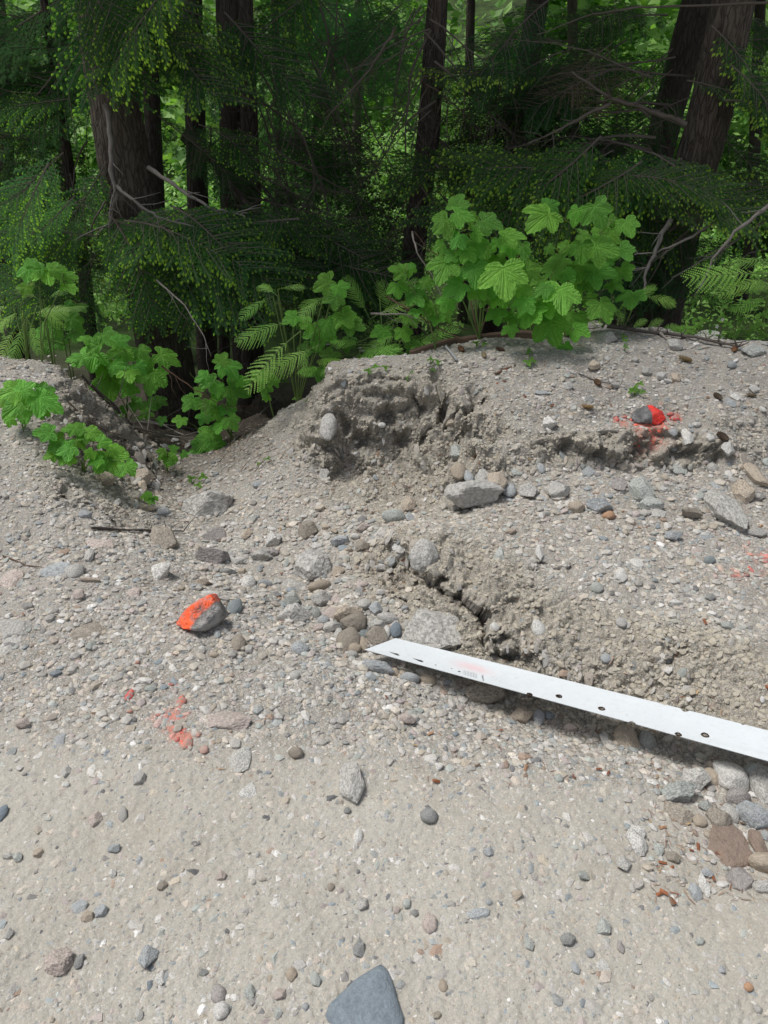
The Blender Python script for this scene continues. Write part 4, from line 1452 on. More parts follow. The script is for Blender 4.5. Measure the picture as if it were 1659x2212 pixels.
# printed note: a heading and rows of fine type, upside down as it lies
sN, tN = ZC(566, 254)
def flat_text(body, s_c, t_c, size, rot, nm):
    cu = bpy.data.curves.new(nm, 'FONT'); cu.body = body; cu.size = size; cu.align_x = 'CENTER'; cu.align_y = 'CENTER'
    ob = bpy.data.objects.new(nm, cu); col.objects.link(ob)
    dg = bpy.context.evaluated_depsgraph_get()
    me = bpy.data.meshes.new_from_object(ob.evaluated_get(dg))
    bpy.data.objects.remove(ob)
    me.materials.clear(); me.materials.append(mdk)
    for v_ in me.vertices:
        u, w_ = v_.co.x, v_.co.y
        s_ = s_c + u * math.cos(rot) - w_ * math.sin(rot); t_ = t_c + u * math.sin(rot) + w_ * math.cos(rot)
        q_ = place(np.array([(s_, t_)]), TH + .0006)[0]
        v_.co = Vector(q_) - Vector(a0)
    link(nm, me, strip)
flat_text('Delineator', sN + .012, tN - .002, .0085, R(115 + 180), 'heading_print')
mb = MB()
for q in range(9):
    s_c = sN - .010 - q * .0052
    n_ = 0
    t_ = tN - .012
    while t_ < tN + .012:
        l_ = random.uniform(.002, .005)
        a_, b_ = (s_c + (t_ - tN) * -.35, t_), (s_c + (t_ + l_ - tN) * -.35, t_ + l_)
        q4 = place(np.array([a_, b_, (b_[0] + .0011, b_[1]), (a_[0] + .0011, a_[1])]), TH + .0006)
        mb.add(q4, [[0, 1, 2, 3]])
        t_ += l_ + .0013
o = link('fine_print', mb.mesh('fine_print', [mdk]), strip); o.location = -Vector(a0)
# ------------------------------------------------------------------ leaves
def leaf_material(name, dark, light, trans=.35, tint=True, veins=True):
    m = Mat(name, .55, .35)
    co = m.coord('Object')
    c = m.mix(m.noise(co, 2.5, 4, .6), dark, light)
    if veins:
        c = m.mix(m.math('MULTIPLY', m.attr('vein'), .28), c, tuple(min(1, q * 1.7 + .03) for q in light))
        c = m.mix(m.math('MULTIPLY', m.ramp(m.noise(co, 6, 5, .75), [(.60, 0.0), (.72, 1.0)]), .35), c, (.30, .30, .08))
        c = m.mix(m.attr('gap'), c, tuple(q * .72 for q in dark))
        m.bump(m.math('ADD', m.math('MULTIPLY', m.attr('vein'), -1.0), m.math('MULTIPLY', m.noise(co, 14, 3), .3)), .05, .6)
    if tint:
        oi = m.n('ShaderNodeObjectInfo')
        c = m.mix(1.0, c, oi.outputs['Color'], 'MULTIPLY')
    m.color(c)
    tr = m.n('ShaderNodeBsdfTranslucent')
    m.l(m.mix(1.0, c, (1.25, 1.35, .55), 'MULTIPLY'), tr.inputs[0])
    mx = m.n('ShaderNodeMixShader')
    mx.inputs[0].default_value = trans
    m.l(m.b.outputs[0], mx.inputs[1]); m.l(tr.outputs[0], mx.inputs[2]); m.l(mx.outputs[0], m.out.inputs['Surface'])
    return m.m
m_leaf = leaf_material('thimbleberry_leaf', (.15, .42, .06), (.25, .58, .10), .4)
m_stem = Mat('green_stem', .6, .3).color((.14, .22, .06)).m
m_cane = Mat('brown_cane', .8, .2).color((.16, .10, .07)).m
m_dead = Mat('weathered_wood', .9, .2)
co = m_dead.coord('Object'); m_dead.color(m_dead.mix(m_dead.noise(co, 25, 4, .7), (.17, .145, .13), (.38, .35, .32))); m_dead.bump(m_dead.noise(co, 60, 4), .004, .5)
m_dead = m_dead.m

def leaf_mesh(seed, lobes=((0, .80), (56, .68), (-56, .68), (112, .50), (-112, .50)), sig=50, rings=9, na=120, droop=.16, fold=.045, teeth=.030):
    r_ = np.random.default_rng(seed)
    phi = np.linspace(-math.pi, math.pi, na, endpoint=False)
    deg = np.degrees(phi)
    L = [(a + r_.uniform(-5, 5), l * r_.uniform(.9, 1.1)) for a, l in lobes]
    Rr = np.zeros(na)
    for a, l in L:
        d = np.abs((deg - a + 180) % 360 - 180)
        Rr = np.maximum(Rr, l * np.exp(-(d / sig) ** 1.7 * .95))
    sinus = np.clip((180 - np.abs(deg)) / 34, 0, 1)
    Rr = Rr * sinus + .07 * (1 - sinus)
    saw = ((deg * .11 + 100) % 1.0)
    Rr = Rr * (1 + teeth * 2 * (np.abs(saw - .5) * 2 - .5)) + .012 * r_.normal(size=na) * sinus
    t = np.linspace(0, 1, rings + 1)[1:]
    X = (Rr[None] * t[:, None]) * np.sin(phi)[None]
    Y = (Rr[None] * t[:, None]) * np.cos(phi)[None]
    rr = np.hypot(X, Y)
    vein = np.zeros_like(X); valley = np.zeros_like(X) + 9
    for a, l in L:
        ca, sa = math.cos(R(a)), math.sin(R(a))
        s_ = X * sa + Y * ca; d_ = np.abs(X * ca - Y * sa)
        vein = np.maximum(vein, np.where(s_ > 0, np.exp(-(d_ / .012) ** 2), 0))
        near_ = d_ < s_ * .62
        chev = ((s_ - d_ * .75) * 11) % 1.0
        vein = np.maximum(vein, np.where(near_ & (s_ > 0), .55 * np.exp(-((chev - .5) / .16) ** 2), 0))
        valley = np.minimum(valley, np.where(s_ > 0, d_, 9))
    ph = r_.uniform(0, 6)
    Z = fold * np.minimum(valley / .16, 1.5) - droop * rr ** 2 + .035 * np.sin(X * 7 + ph) * rr + .03 * np.cos(Y * 6 + ph) * rr - .10 * X ** 2
    Z += .010 * np.sin(valley * 60) * (rr > .1)
    V = np.concatenate([[[0, 0, 0]], np.stack([X, Y, Z], -1).reshape(-1, 3)])
    va = np.concatenate([[1], vein.ravel()])
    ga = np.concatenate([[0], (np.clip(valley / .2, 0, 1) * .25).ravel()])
    F3 = np.array([[0, 1 + q, 1 + (q + 1) % na] for q in range(na)])
    F3 = F3[:, ::-1]
    q, k = np.meshgrid(np.arange(rings - 1), np.arange(na), indexing='ij')
    k2 = (k + 1) % na
    F4 = np.stack([1 + q * na + k, 1 + (q + 1) * na + k, 1 + (q + 1) * na + k2, 1 + q * na + k2], -1).reshape(-1, 4)[:, ::-1]
    V[:, 1] += .0
    return V, [F3, F4], va, ga
def make_leaf(nm, seed, mat, **kw):
    V, F, va, ga = leaf_mesh(seed, **kw)
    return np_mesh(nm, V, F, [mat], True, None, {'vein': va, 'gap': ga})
LEAVES = [make_leaf('lobed_leaf', 700 + k, m_leaf, droop=.10 + .06 * k, rings=8, na=110) for k in range(6)]
# small three-part bramble leaflets
m_bram = leaf_material('bramble_leaf', (.12, .30, .05), (.20, .42, .09))
LEAFLET = [make_leaf('leaflet', 760 + k, m_bram, lobes=((0, .95), (70, .38), (-70, .38)), sig=48, rings=4, na=44, droop=.1, teeth=.06) for k in range(2)]

def orient(o, N, T):
    N = N.normalized()
    T = (T - N * T.dot(N)).normalized()
    X = T.cross(N)
    M = Matrix((X, T, N)).transposed()
    o.rotation_euler = M.to_euler()

def jit(s): return Vector((random.gauss(0, s), random.gauss(0, s), random.gauss(0, s)))
class Plant:
    def __init__(s, name, cat, label, px, py, Y=None, group=None, stem_mat=None):
        if Y is None:
            s.base, _ = hit(px, py)
        else:
            s.base = at_y(px, py, Y); s.base.z = drop(s.base.x, s.base.y)
        s.root = empty(name, s.base)
        tag(s.root, label, cat, group)
        s.mb = MB(); s.canes = []
        s.sm = stem_mat or m_stem
    def cane(s, pts, r=.004, woody=False):
        """pts: (px, py, Y) picture points from the ground up"""
        P = [s.base] + [at_y(*p) for p in pts]
        P = [Vector(p) for p in P]
        Q = []
        for a, b in zip(P, P[1:]):
            for q in range(6):
                Q.append(a.lerp(b, q / 6) + jit(.0015))
        Q.append(P[-1])
        n = len(Q)
        s.mb.tube([tuple(q - s.base) for q in Q], np.linspace(r, r * .45, n), 5, 1 if woody else 0)
        s.canes += Q[2:]
    def leaf(s, px, py, w, d, Y, tint=None, me=None, up=.7, name='leaf', petiole=True, face=.8):
        c = at_y(px, py, Y)
        size = w / FP * depth_of(c)
        cam_v = (Vector((0, 0, CAM_H)) - c).normalized()
        N = (Vector((0, 0, 1)) * up + cam_v * face + jit(.20)).normalized()
        dn = Vector((0, -.45, -.9))
        T = Vector((math.cos(R(d)), 0, 0)) + dn * math.sin(R(d)) + jit(.1)
        me = me or random.choice(LEAVES)
        o = link(name, me, s.root)
        orient(o, N, T)
        Tn = (T - N * T.dot(N)).normalized()
        k = size / 1.12
        bpos = c - Tn * k * .18
        o.location = bpos - s.base
        o.scale = (k * random.uniform(.9, 1.08), k * random.uniform(.92, 1.1), k * random.uniform(.8, 1.3))
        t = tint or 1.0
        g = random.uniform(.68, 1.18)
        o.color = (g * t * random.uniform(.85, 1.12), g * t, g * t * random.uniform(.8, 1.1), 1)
        if petiole:
            cand = [q for q in s.canes if q.z < bpos.z + .05] or s.canes or [s.base]
            b = min(cand, key=lambda q: (q - bpos).length + (0.2 if q.z > bpos.z - .01 else 0))
            mid = b.lerp(bpos, .55) + Vector((0, 0, .012)) + jit(.004)
            s.mb.tube([tuple(b - s.base), tuple(mid - s.base), tuple(bpos - s.base)], [.0022, .0017, .0013], 4, 0)
        return o
    def done(s):
        if s.mb.n: link('stem', s.mb.mesh('stem', [s.sm, m_cane]), s.root)

# the big thimbleberry thicket on the crest (its own picture points)
def ZT(x, y): return 877.8 + x * .3637, 411.5 + y * .3637
big = """300 80 120 -60;215 195 140 150;320 140 120 20;375 160 90 80;480 185 130 20;300 290 110 120;410 320 130 60;430 250 110 20;235 450 170 110;410 480 140 90;580 500 215 80;555 310 100 60;610 270 130 0;620 340 100 100;
690 350 110 90;560 640 100 60;640 760 110 100;480 350 90 90;350 370 110 100;540 730 120 90;430 590 110 60;300 570 130 150;240 670 110 110;640 640 110 100;620 560 120 60;500 420 100 140;390 400 90 30;510 560 110 90;330 490 90 60;470 640 100 120;270 385 100 130;560 400 90 200;680 440 90 40;250 250 80 200;200 330 70 160"""
mid_ = """820 160 205 130;850 90 110 -30;1010 140 110 110;1130 120 140 60;1210 180 70 60;1310 200 120 70;1170 220 100 180;1220 270 90 60;1050 270 90 20;1040 345 130 90;1160 340 160 20;1285 360 130 60;900 420 140 160;1030 460 140 80;1140 480 150 30;
1180 420 80 90;1290 480 110 60;1345 630 130 100;1165 700 165 70;850 345 60 60;790 540 90 90;1000 600 100 120;1090 640 90 40;1000 760 130 100;1080 550 110 60;950 340 90 140;960 500 110 60;1230 560 90 40;880 500 90 100;1100 390 90 70"""
low_ = """920 610 170 80;860 660 150 30;740 740 160 120;860 810 190 70;1020 830 120 40;940 935 80 80;700 590 110 60;740 480 120 30;700 670 120 100;800 730 100 60;620 830 90 90;820 580 100 150;760 640 100 90;900 720 90 50"""
left_ = """70 620 115 160;180 760 95 100;120 550 80 60;20 465 70 90;-10 560 60 120;140 690 90 130;60 720 80 90;230 730 80 60"""
def fill(pl, txt, Y, sp, tint=1.0):
    L = [tuple(float(v) for v in q.split()) for q in txt.replace('\n', '').split(';')]
    # small and low leaves further back
    for x, y, w, d in L:
        X, Y_ = ZT(x, y)
        yy_ = Y + sp * (.5 - min(1, w / 180)) + random.uniform(-.06, .06)
        pl.leaf(X, Y_, w * .3637 * 1.22, d, yy_, tint)
p1 = Plant('thimbleberry_shrub', 'shrub', 'tall thimbleberry shrub crowded with broad lobed leaves, left half of the crest thicket', 1035, 735, 3.85, 'thimbleberry shrubs on the crest')
for pts in (((1025, 640, 3.9), (1000, 540, 3.9), (985, 460, 3.9)), ((1050, 640, 3.85), (1060, 560, 3.85), (1080, 520, 3.85)), ((1040, 640, 3.8), (1110, 560, 3.8), (1130, 540, 3.8)), ((1000, 650, 3.85), (960, 580, 3.9))):
    p1.cane(pts, .0055)
for pts in (((1010, 620, 3.95), (960, 560, 3.95), (925, 540, 3.95), (895, 500, 3.95)), ((1060, 650, 3.95), (1010, 600, 4), (985, 480, 4))): p1.cane(pts, .004, True)
fill(p1, big, 3.78, .35); p1.done()
p2 = Plant('thimbleberry_shrub', 'shrub', 'thimbleberry shrub with high outreaching leafy canes, right half of the crest thicket', 1200, 705, 3.95, 'thimbleberry shrubs on the crest')
for pts in (((1225, 620, 3.95), (1255, 540, 3.95), (1250, 500, 3.95), (1205, 460, 3.9)), ((1240, 620, 3.95), (1280, 520, 3.9), (1330, 470, 3.9)), ((1250, 640, 3.9), (1330, 560, 3.9), (1350, 520, 3.9)), ((1180, 640, 3.9), (1200, 560, 3.9)), ((1215, 640, 3.9), (1320, 650, 3.85))):
    p2.cane(pts, .005)
fill(p2, mid_, 3.9, .3); p2.done()
p3 = Plant('thimbleberry_shrub', 'shrub', 'low thimbleberry shoots with the nearest big leaves overhanging the pale gravel crest', 1160, 728, 3.75, 'thimbleberry shrubs on the crest')
for pts in (((1165, 690, 3.7), (1190, 650, 3.65)), ((1150, 690, 3.7), (1140, 640, 3.65)), ((1190, 700, 3.65), (1240, 710, 3.6)), ((1190, 715, 3.6), (1215, 745, 3.55))): p3.cane(pts, .004)
fill(p3, low_, 3.6, .15, 1.05); p3.done()
p4 = Plant('thimbleberry_shrub', 'shrub', 'sparse thimbleberry shoot between the ferns and the big crest thicket', 940, 760, 3.8, 'thimbleberry shrubs on the crest')
for pts in (((930, 700, 3.8), (900, 640, 3.8), (875, 585, 3.8)), ((945, 700, 3.8), (940, 650, 3.8))): p4.cane(pts, .004)
fill(p4, left_, 3.8, .1, .95)
for x, y, w, d in ((865, 585, 42, 200), (890, 572, 20, 60), (858, 622, 38, 90), (897, 638, 44, 60), (915, 610, 32, 60)): p4.leaf(x, y, w * 1.1, d, 3.8)
p4.done()

def shrub(label, bx_, by_, Yb, canes, leaves, zx=.5, oy=494., ox=0., Y=None, tint=1.0, group='thimbleberry plants round the gully', dY=.0):
    pl = Plant('thimbleberry_plant', 'plant', label, bx_, by_ + 44, Yb, group)
    Yv = Y or pl.base.y
    for c_ in canes:
        pl.cane([(x, y + 44, Yv + (a[0] if a else 0)) for x, y, *a in c_], .0045)
    for x, y, w, *a in leaves:
        d = a[0] if a else random.uniform(20, 160)
        dk = a[1] if len(a) > 1 else 1.0
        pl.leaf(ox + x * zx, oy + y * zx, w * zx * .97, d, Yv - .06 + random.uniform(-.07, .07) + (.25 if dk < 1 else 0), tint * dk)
    pl.done()
    return pl
shrub('tall thimbleberry plant at far left above the ferns', 90, 738, None, [[(88, 650), (85, 560)], [(98, 650), (120, 600), (140, 570)]],
      [(110, 180, 95, 150), (200, 190, 115, 80), (240, 175, 85, -20), (300, 205, 62, 10), (300, 255, 85, 70), (110, 260, 65, 110), (170, 170, 70, 200), (135, 150, 60, -40)])
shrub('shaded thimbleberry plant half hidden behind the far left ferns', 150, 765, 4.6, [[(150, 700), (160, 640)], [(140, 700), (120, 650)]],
      [(220, 430, 95, 90), (320, 400, 95, 60), (330, 460, 90, 90), (250, 490, 90, 120), (200, 500, 80, 90), (290, 350, 80, 60), (230, 370, 80, 100), (350, 340, 60, 60), (180, 450, 70, 140)], tint=.75)  # low tint puts the shade into the leaf colour
shrub('broad leaved thimbleberry plant standing at the dark gully edge', 277, 905, 4.35, [[(276, 800), (272, 720), (255, 680)], [(278, 800), (290, 730), (320, 710)], [(270, 830), (240, 780), (215, 720)], [(280, 860), (300, 830)]],
      [(395, 545, 145, 150), (460, 470, 115, 60), (530, 540, 115, 90), (520, 480, 85, -40), (610, 530, 85, 60), (625, 575, 80, 60), (715, 555, 135, 0), (660, 640, 155, 100), (475, 665, 150, 100), (440, 600, 120, 100), (560, 620, 95, 60), (430, 690, 85, 120), (585, 755, 75, 20), (515, 790, 80, 90), (650, 760, 90, 60, .7), (700, 825, 55, 90, .7), (630, 800, 75, 140, .7), (410, 500, 90, 200), (340, 560, 90, 170), (560, 700, 80, 70), (500, 600, 90, 60), (370, 480, 60, -60), (690, 745, 70, 20, .7), (545, 660, 80, 110), (600, 600, 80, 40)])
shrub('thimbleberry plant leaning out on the right side of the dark gully', 500, 885, 4.2, [[(490, 820), (480, 770)], [(470, 840), (440, 800), (410, 760)], [(495, 850), (510, 800)], [(480, 870), (440, 900)]],
      [(985, 600, 115, 60), (960, 565, 85, -60), (1015, 690, 135, 20), (910, 660, 100, 150), (880, 640, 80, 160), (825, 745, 85, 130), (900, 765, 95, 90), (780, 830, 65, 120), (930, 730, 70, 0), (985, 780, 90, 60), (900, 890, 110, 150), (870, 960, 125, 160), (930, 940, 95, 60), (950, 850, 80, 90), (1000, 830, 80, 60), (880, 820, 70, 120), (940, 690, 70, 90), (1040, 660, 60, 0), (1000, 880, 80, 60, .8), (860, 700, 60, 200), (940, 800, 80, 60), (890, 920, 90, 110)])
shrub('small thimbleberry sprig under the ferns beside the gully', 590, 838, 4.0, [[(575, 790), (565, 765)]], [(1140, 645, 75, 30), (1150, 690, 75, 90), (1110, 635, 65, 150), (1170, 640, 50, 0), (1150, 730, 40, 90), (1185, 660, 50, 60)])
shrub('pale thimbleberry plant cut by the left frame edge', 50, 885, None, [[(45, 850), (40, 830)], [(60, 860), (80, 830)]],
      [(60, 700, 115, 150), (80, 765, 150, 140), (190, 740, 140, 30), (110, 690, 95, -40), (40, 830, 60, 90), (130, 725, 90, 30), (190, 700, 90, -20), (20, 740, 90, 160), (180, 790, 70, 90), (120, 800, 50, 100)])
shrub('leafy thimbleberry shoots growing from the left bank face', 180, 975, None, [[(185, 930), (170, 900)], [(175, 950), (140, 940), (120, 920)], [(190, 960), (230, 950)], [(180, 960), (200, 920)]],
      [(200, 880, 110, 170), (250, 940, 85, 90), (290, 950, 105, 150), (290, 1000, 85, 110), (370, 905, 65, 90), (345, 865, 75, 160), (400, 880, 85, -20), (445, 920, 75, -30), (390, 970, 65, 120), (480, 990, 160, 60), (555, 1030, 95, 60), (310, 865, 70, 170), (440, 1010, 110, 120), (240, 900, 80, 100), (280, 975, 90, 170), (340, 920, 70, 60), (420, 1000, 80, 150), (500, 950, 70, -20), (230, 975, 70, 150)])
shrub('small dark leaved sprout low in the gully mouth', 362, 975, None, [[(362, 950), (362, 935)]], [(725, 985, 85, 90), (795, 975, 45, 30), (700, 960, 50, 160), (750, 950, 50, -30), (740, 1010, 40, 90)], tint=.85)
shrub('tiny bright sprout among the stones of the gully floor', 325, 1045, None, [[(325, 1036), (325, 1030)]], [(640, 1150, 45, 20), (670, 1165, 40, 60), (650, 1175, 40, 100), (630, 1155, 40, 160)])
# between the ferns
def ZG(x, y): return 493.8 + x * .461, 548.6 + y * .461
pl = Plant('thimbleberry_plant', 'plant', 'thimbleberry plant rising among the ferns left of the crest', 705, 800, 4.1, 'thimbleberry plants round the gully')
for c_ in (((700, 720, 4.1), (710, 660, 4.1), (700, 620, 4.1)), ((715, 740, 4.1), (740, 690, 4.05)), ((690, 740, 4.05), (690, 710, 4.0)), ((720, 760, 4.1), (820, 720, 4.1))): pl.cane(c_, .0045)
for x, y, w, d in ((455, 135, 110, 160), (520, 160, 80, 40), (500, 215, 95, 100), (430, 370, 140, 100), (545, 300, 115, 60), (580, 330, 110, 20), (370, 330, 90, 150), (720, 370, 95, 90), (820, 370, 90, 60), (420, 560, 95, 90), (640, 490, 90, 60), (850, 300, 90, 60), (470, 330, 90, 60), (560, 420, 90, 90), (760, 460, 90, 90), (300, 300, 80, 150), (480, 480, 90, 120), (690, 540, 80, 60), (380, 440, 90, 100), (870, 440, 80, 60)):
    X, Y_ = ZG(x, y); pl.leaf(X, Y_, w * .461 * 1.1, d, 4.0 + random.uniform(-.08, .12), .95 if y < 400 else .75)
pl.done()

# ------------------------------------------------------------------ ferns
m_fern = leaf_material('fern_frond', (.19, .42, .07), (.31, .58, .13), .4, True, False)
def frond_mesh(seed, n=12, wid=.40, drop_=.22, curve=.0):
    r_ = np.random.default_rng(seed)
    mb = MB()
    def axis(t): return np.array([curve * t * t, t, -drop_ * t ** 2])
    T = np.linspace(0, 1, 14)
    mb.tube([axis(t) for t in T], np.linspace(.007, .002, 14), 4, 0)
    V, F = [], []
    for q in range(n):
        t = .10 + .9 * (q / n) ** .92 + r_.uniform(-.012, .012)
        L_ = wid * (np.sin(math.pi * min(1, (1 - t) * 1.12 + .10)) ** .8) * (1.0 if q else .8) * (1 - t) ** .28 * 1.25
        for sd_ in (-1, 1):
            a = R(62 - 22 * t + r_.uniform(-4, 4))
            dr = np.array([sd_ * math.sin(a), math.cos(a), -.22 + r_.uniform(-.05, .05)])
            b = axis(t)
            side_v = np.array([-dr[1] * sd_, dr[0] * sd_, 0]); side_v /= np.linalg.norm(side_v)
            m = max(4, int(L_ / .017))
            for z_ in range(m):
                u = (z_ + .3) / m
                c_ = b + dr * L_ * u + np.array([0, .22 * L_ * u * u, -.22 * L_ * u * u])
                pl_ = .017 * (1 - u) ** .5 * (.4 + .6 * L_ / wid) + .0025
                pl_ *= r_.uniform(.75, 1.2)
                w_ = L_ / m * .42
                for s2 in (-1, 1):
                    tip = c_ + side_v * s2 * pl_ + dr * pl_ * .35
                    k = len(V)
                    V.extend([c_ - dr * w_, c_ + dr * w_, c_ + side_v * s2 * pl_ * .6 + dr * (w_ + pl_ * .25), tip, c_ + side_v * s2 * pl_ * .55 + dr * (pl_ * .1 - w_)])
                    F.append([k, k + 1, k + 2]); F.append([k, k + 2, k + 4]); F.append([k + 4, k + 2, k + 3])
    mb.add(np.array(V), np.array(F), 1)
    return mb.mesh('frond', [m_stem, m_fern], False)
FROND = [frond_mesh(900 + k, 14 + k, .22 + .02 * k, .18 + .05 * k, (-.1, .08, 0, .12)[k]) for k in range(4)]
def fern(label, base, fr, Yb, tint=1.0, group='ferns along the bank'):
    b = at_y(base[0], base[1], Yb); b.z = min(b.z, drop(b.x, b.y) + .02)
    root = empty('fern', b); tag(root, label, 'fern', group)
    mb = MB()
    for x0, y0, x1, y1, Y0, Y1 in fr:
        A, B = at_y(x0, y0, Y0), at_y(x1, y1, Y1)
        o = link('frond', random.choice(FROND), root)
        L_ = (B - A).length
        cam_v = (Vector((0, 0, CAM_H)) - A).normalized()
        N = Vector((0, 0, 1)) * .8 + cam_v * .7 + jit(.12)
        T = (B - A).normalized()
        N = (N - T * N.dot(T)).normalized()
        T2 = (T + N * .16).normalized()
        orient(o, N, T2)
        o.location = A - b
        L_ *= 1.12; o.scale = (L_ * random.uniform(.95, 1.2), L_, L_)
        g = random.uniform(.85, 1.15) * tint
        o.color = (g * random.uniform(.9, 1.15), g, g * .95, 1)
        m_ = b.lerp(A, .5) + Vector((0, 0, .03))
        mb.tube([(0, 0, 0), tuple(m_ - b), tuple(A - b)], [.004, .0035, .003], 4)
    link('stalk', mb.mesh('stalk', [m_stem]), root)
    return root
fern('big bracken fern with wide arching fronds over the gully', (640, 830), [(590, 640, 522, 668, 4.0, 3.85), (600, 625, 648, 612, 4.0, 4.0), (600, 640, 560, 605, 4.0, 4.1), (632, 690, 532, 722, 3.95, 3.8), (650, 715, 527, 808, 3.9, 3.75), (690, 745, 592, 790, 3.9, 3.8), (700, 640, 640, 690, 4.0, 3.9), (665, 740, 650, 800, 3.9, 3.8), (720, 640, 660, 650, 4.1, 4.0)], 4.15)
fern('yellow green fern tufts just above the crumbling bank', (760, 815), [(745, 790, 830, 745, 3.95, 3.85), (760, 780, 715, 770, 3.95, 3.8), (770, 770, 850, 735, 4.0, 3.95), (740, 770, 700, 800, 3.95, 3.85), (790, 740, 730, 735, 4.0, 3.9), (700, 790, 655, 800, 3.9, 3.8)], 4.05, 1.1)
fern('fern filling the space behind the sparse thimbleberry shoot', (830, 790), [(800, 690, 760, 610, 4.1, 4.1), (800, 690, 870, 640, 4.1, 4.0), (830, 700, 900, 660, 4.1, 4.0), (790, 700, 740, 660, 4.1, 4.0), (840, 740, 920, 720, 4.05, 3.95), (850, 700, 830, 620, 4.2, 4.2), (880, 760, 960, 700, 4.1, 4.0), (820, 640, 900, 600, 4.3, 4.3), (870, 720, 800, 740, 4.0, 3.9), (900, 700, 940, 640, 4.2, 4.1)], 4.15, .9)
fern('bracken frond reaching out right of the crest thicket', (1345, 715), [(1385, 640, 1455, 645, 3.95, 3.9), (1350, 660, 1400, 618, 4.0, 3.95), (1330, 680, 1350, 640, 4.0, 3.95), (1310, 650, 1340, 680, 4.0, 3.9), (1330, 690, 1290, 650, 4.0, 4.0)], 4.05)
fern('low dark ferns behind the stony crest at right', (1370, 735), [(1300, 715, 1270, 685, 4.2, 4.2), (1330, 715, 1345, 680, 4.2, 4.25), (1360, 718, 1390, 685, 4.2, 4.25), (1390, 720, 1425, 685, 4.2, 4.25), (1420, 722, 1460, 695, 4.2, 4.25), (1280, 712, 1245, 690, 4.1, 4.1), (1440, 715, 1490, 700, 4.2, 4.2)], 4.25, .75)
fern('bracken fern entering at the right frame edge', (1640, 735), [(1665, 590, 1522, 588, 4.0, 3.9), (1670, 600, 1570, 610, 4.0, 3.9), (1660, 640, 1600, 660, 4.0, 3.9), (1680, 560, 1590, 560, 4.1, 4.1), (1690, 620, 1620, 600, 4.1, 4.0)], 4.1)
fern('bright fern with drooping fronds at the left frame edge', (55, 765), [(55, 690, 30, 768, 3.85, 3.7), (40, 700, -10, 765, 3.85, 3.7), (60, 680, 130, 665, 3.9, 3.9), (50, 670, -10, 700, 3.85, 3.8), (80, 660, 130, 700, 3.9, 3.85), (60, 690, 85, 745, 3.85, 3.75), (30, 660, -30, 670, 3.9, 3.85), (45, 660, 60, 610, 3.95, 4.0)], 3.9)
fern('shaded fern behind the far left thimbleberry', (100, 750), [(95, 650, 140, 620, 4.3, 4.3), (90, 650, 40, 620, 4.3, 4.3), (110, 670, 170, 660, 4.3, 4.3)], 4.4, .7)  # frond colour lowered to paint in the shade

# brambles, strawberries and seedlings
def bramble(label, spots, Yb, group, name='bramble', size=.05, flowers=(), cat='plant'):
    c0 = spots[0]
    b = at_y(c0[0], c0[1] + 12, Yb) if Yb else hit(c0[0], c0[1] + 6)[0]
    b.z = min(b.z, drop(b.x, b.y))
    root = empty(name, b); tag(root, label, cat, group)
    mb = MB()
    for x, y, w in spots:
        c = at_y(x, y, Yb + random.uniform(-.05, .05)) if Yb else hit(x, y + 5)[0] + Vector((0, 0, .03 * random.uniform(.6, 1.2)))
        mb.tube([(0, 0, 0), tuple((c - b) * .5 + Vector((0, 0, .02))), tuple(c - b)], [.0018, .0015, .001], 4)
        a0_ = random.uniform(0, 6.28)
        cam_v = (Vector((0, 0, CAM_H)) - c).normalized()
        for q in range(3):
            o = link('leaf', LEAFLET[q % 2], root)
            a_ = a0_ + q * 2.09
            N = (Vector((0, 0, 1)) * .8 + cam_v * .5 + jit(.15)).normalized()
            T = Vector((math.cos(a_), math.sin(a_), random.uniform(-.2, .1)))
            orient(o, N, T)
            k = w / FP * depth_of(c) * .46
            o.location = c - b
            o.scale = (k, k, k)
            g = random.uniform(.85, 1.2)
            o.color = (g * 1.05, g, g * .9, 1)
    link('stem', mb.mesh('stem', [m_stem]), root)
    for x, y in flowers:
        c = at_y(x, y, Yb - .03)
        mbf = MB()
        for q in range(5):
            a_ = q * 1.2566
            d1 = Vector((math.cos(a_), -.5, math.sin(a_))); d2 = Vector((math.cos(a_ + .5), -.4, math.sin(a_ + .5))); d3 = Vector((math.cos(a_ - .5), -.4, math.sin(a_ - .5)))
            mbf.add([(0, 0, 0), tuple(d3 * .008), tuple(d1 * .012), tuple(d2 * .008)], [[0, 1, 2, 3]])
        o = link('flower', mbf.mesh('flower', [m_white]), root); o.location = c - b
m_white = Mat('white_petal', .6, .3).color((.75, .75, .70)).m
bramble('bramble with two white flowers behind the crest at far right', [(1575, 720, 34), (1600, 690, 34), (1620, 660, 40), (1640, 700, 44), (1600, 715, 30), (1650, 725, 38), (1585, 745 - 18, 26), (1625, 712, 30), (1570, 700, 26), (1650, 680, 40), (1615, 735 - 10, 30), (1640, 650, 30), (1595, 670, 26)], 4.0, None, 'bramble', flowers=((1560, 690), (1548, 705)))
bramble('three leaved seedling standing tall behind the dark spiny twig', [(1505, 705, 34), (1518, 692, 34), (1490, 712, 30)], 4.0, None, 'seedling')
bramble('pale green weed clump behind the whitish crest block', [(1465, 715, 40), (1478, 708, 38), (1445, 722, 30), (1395, 715, 26), (1555, 735 - 8, 26)], 3.95, None, 'seedling')
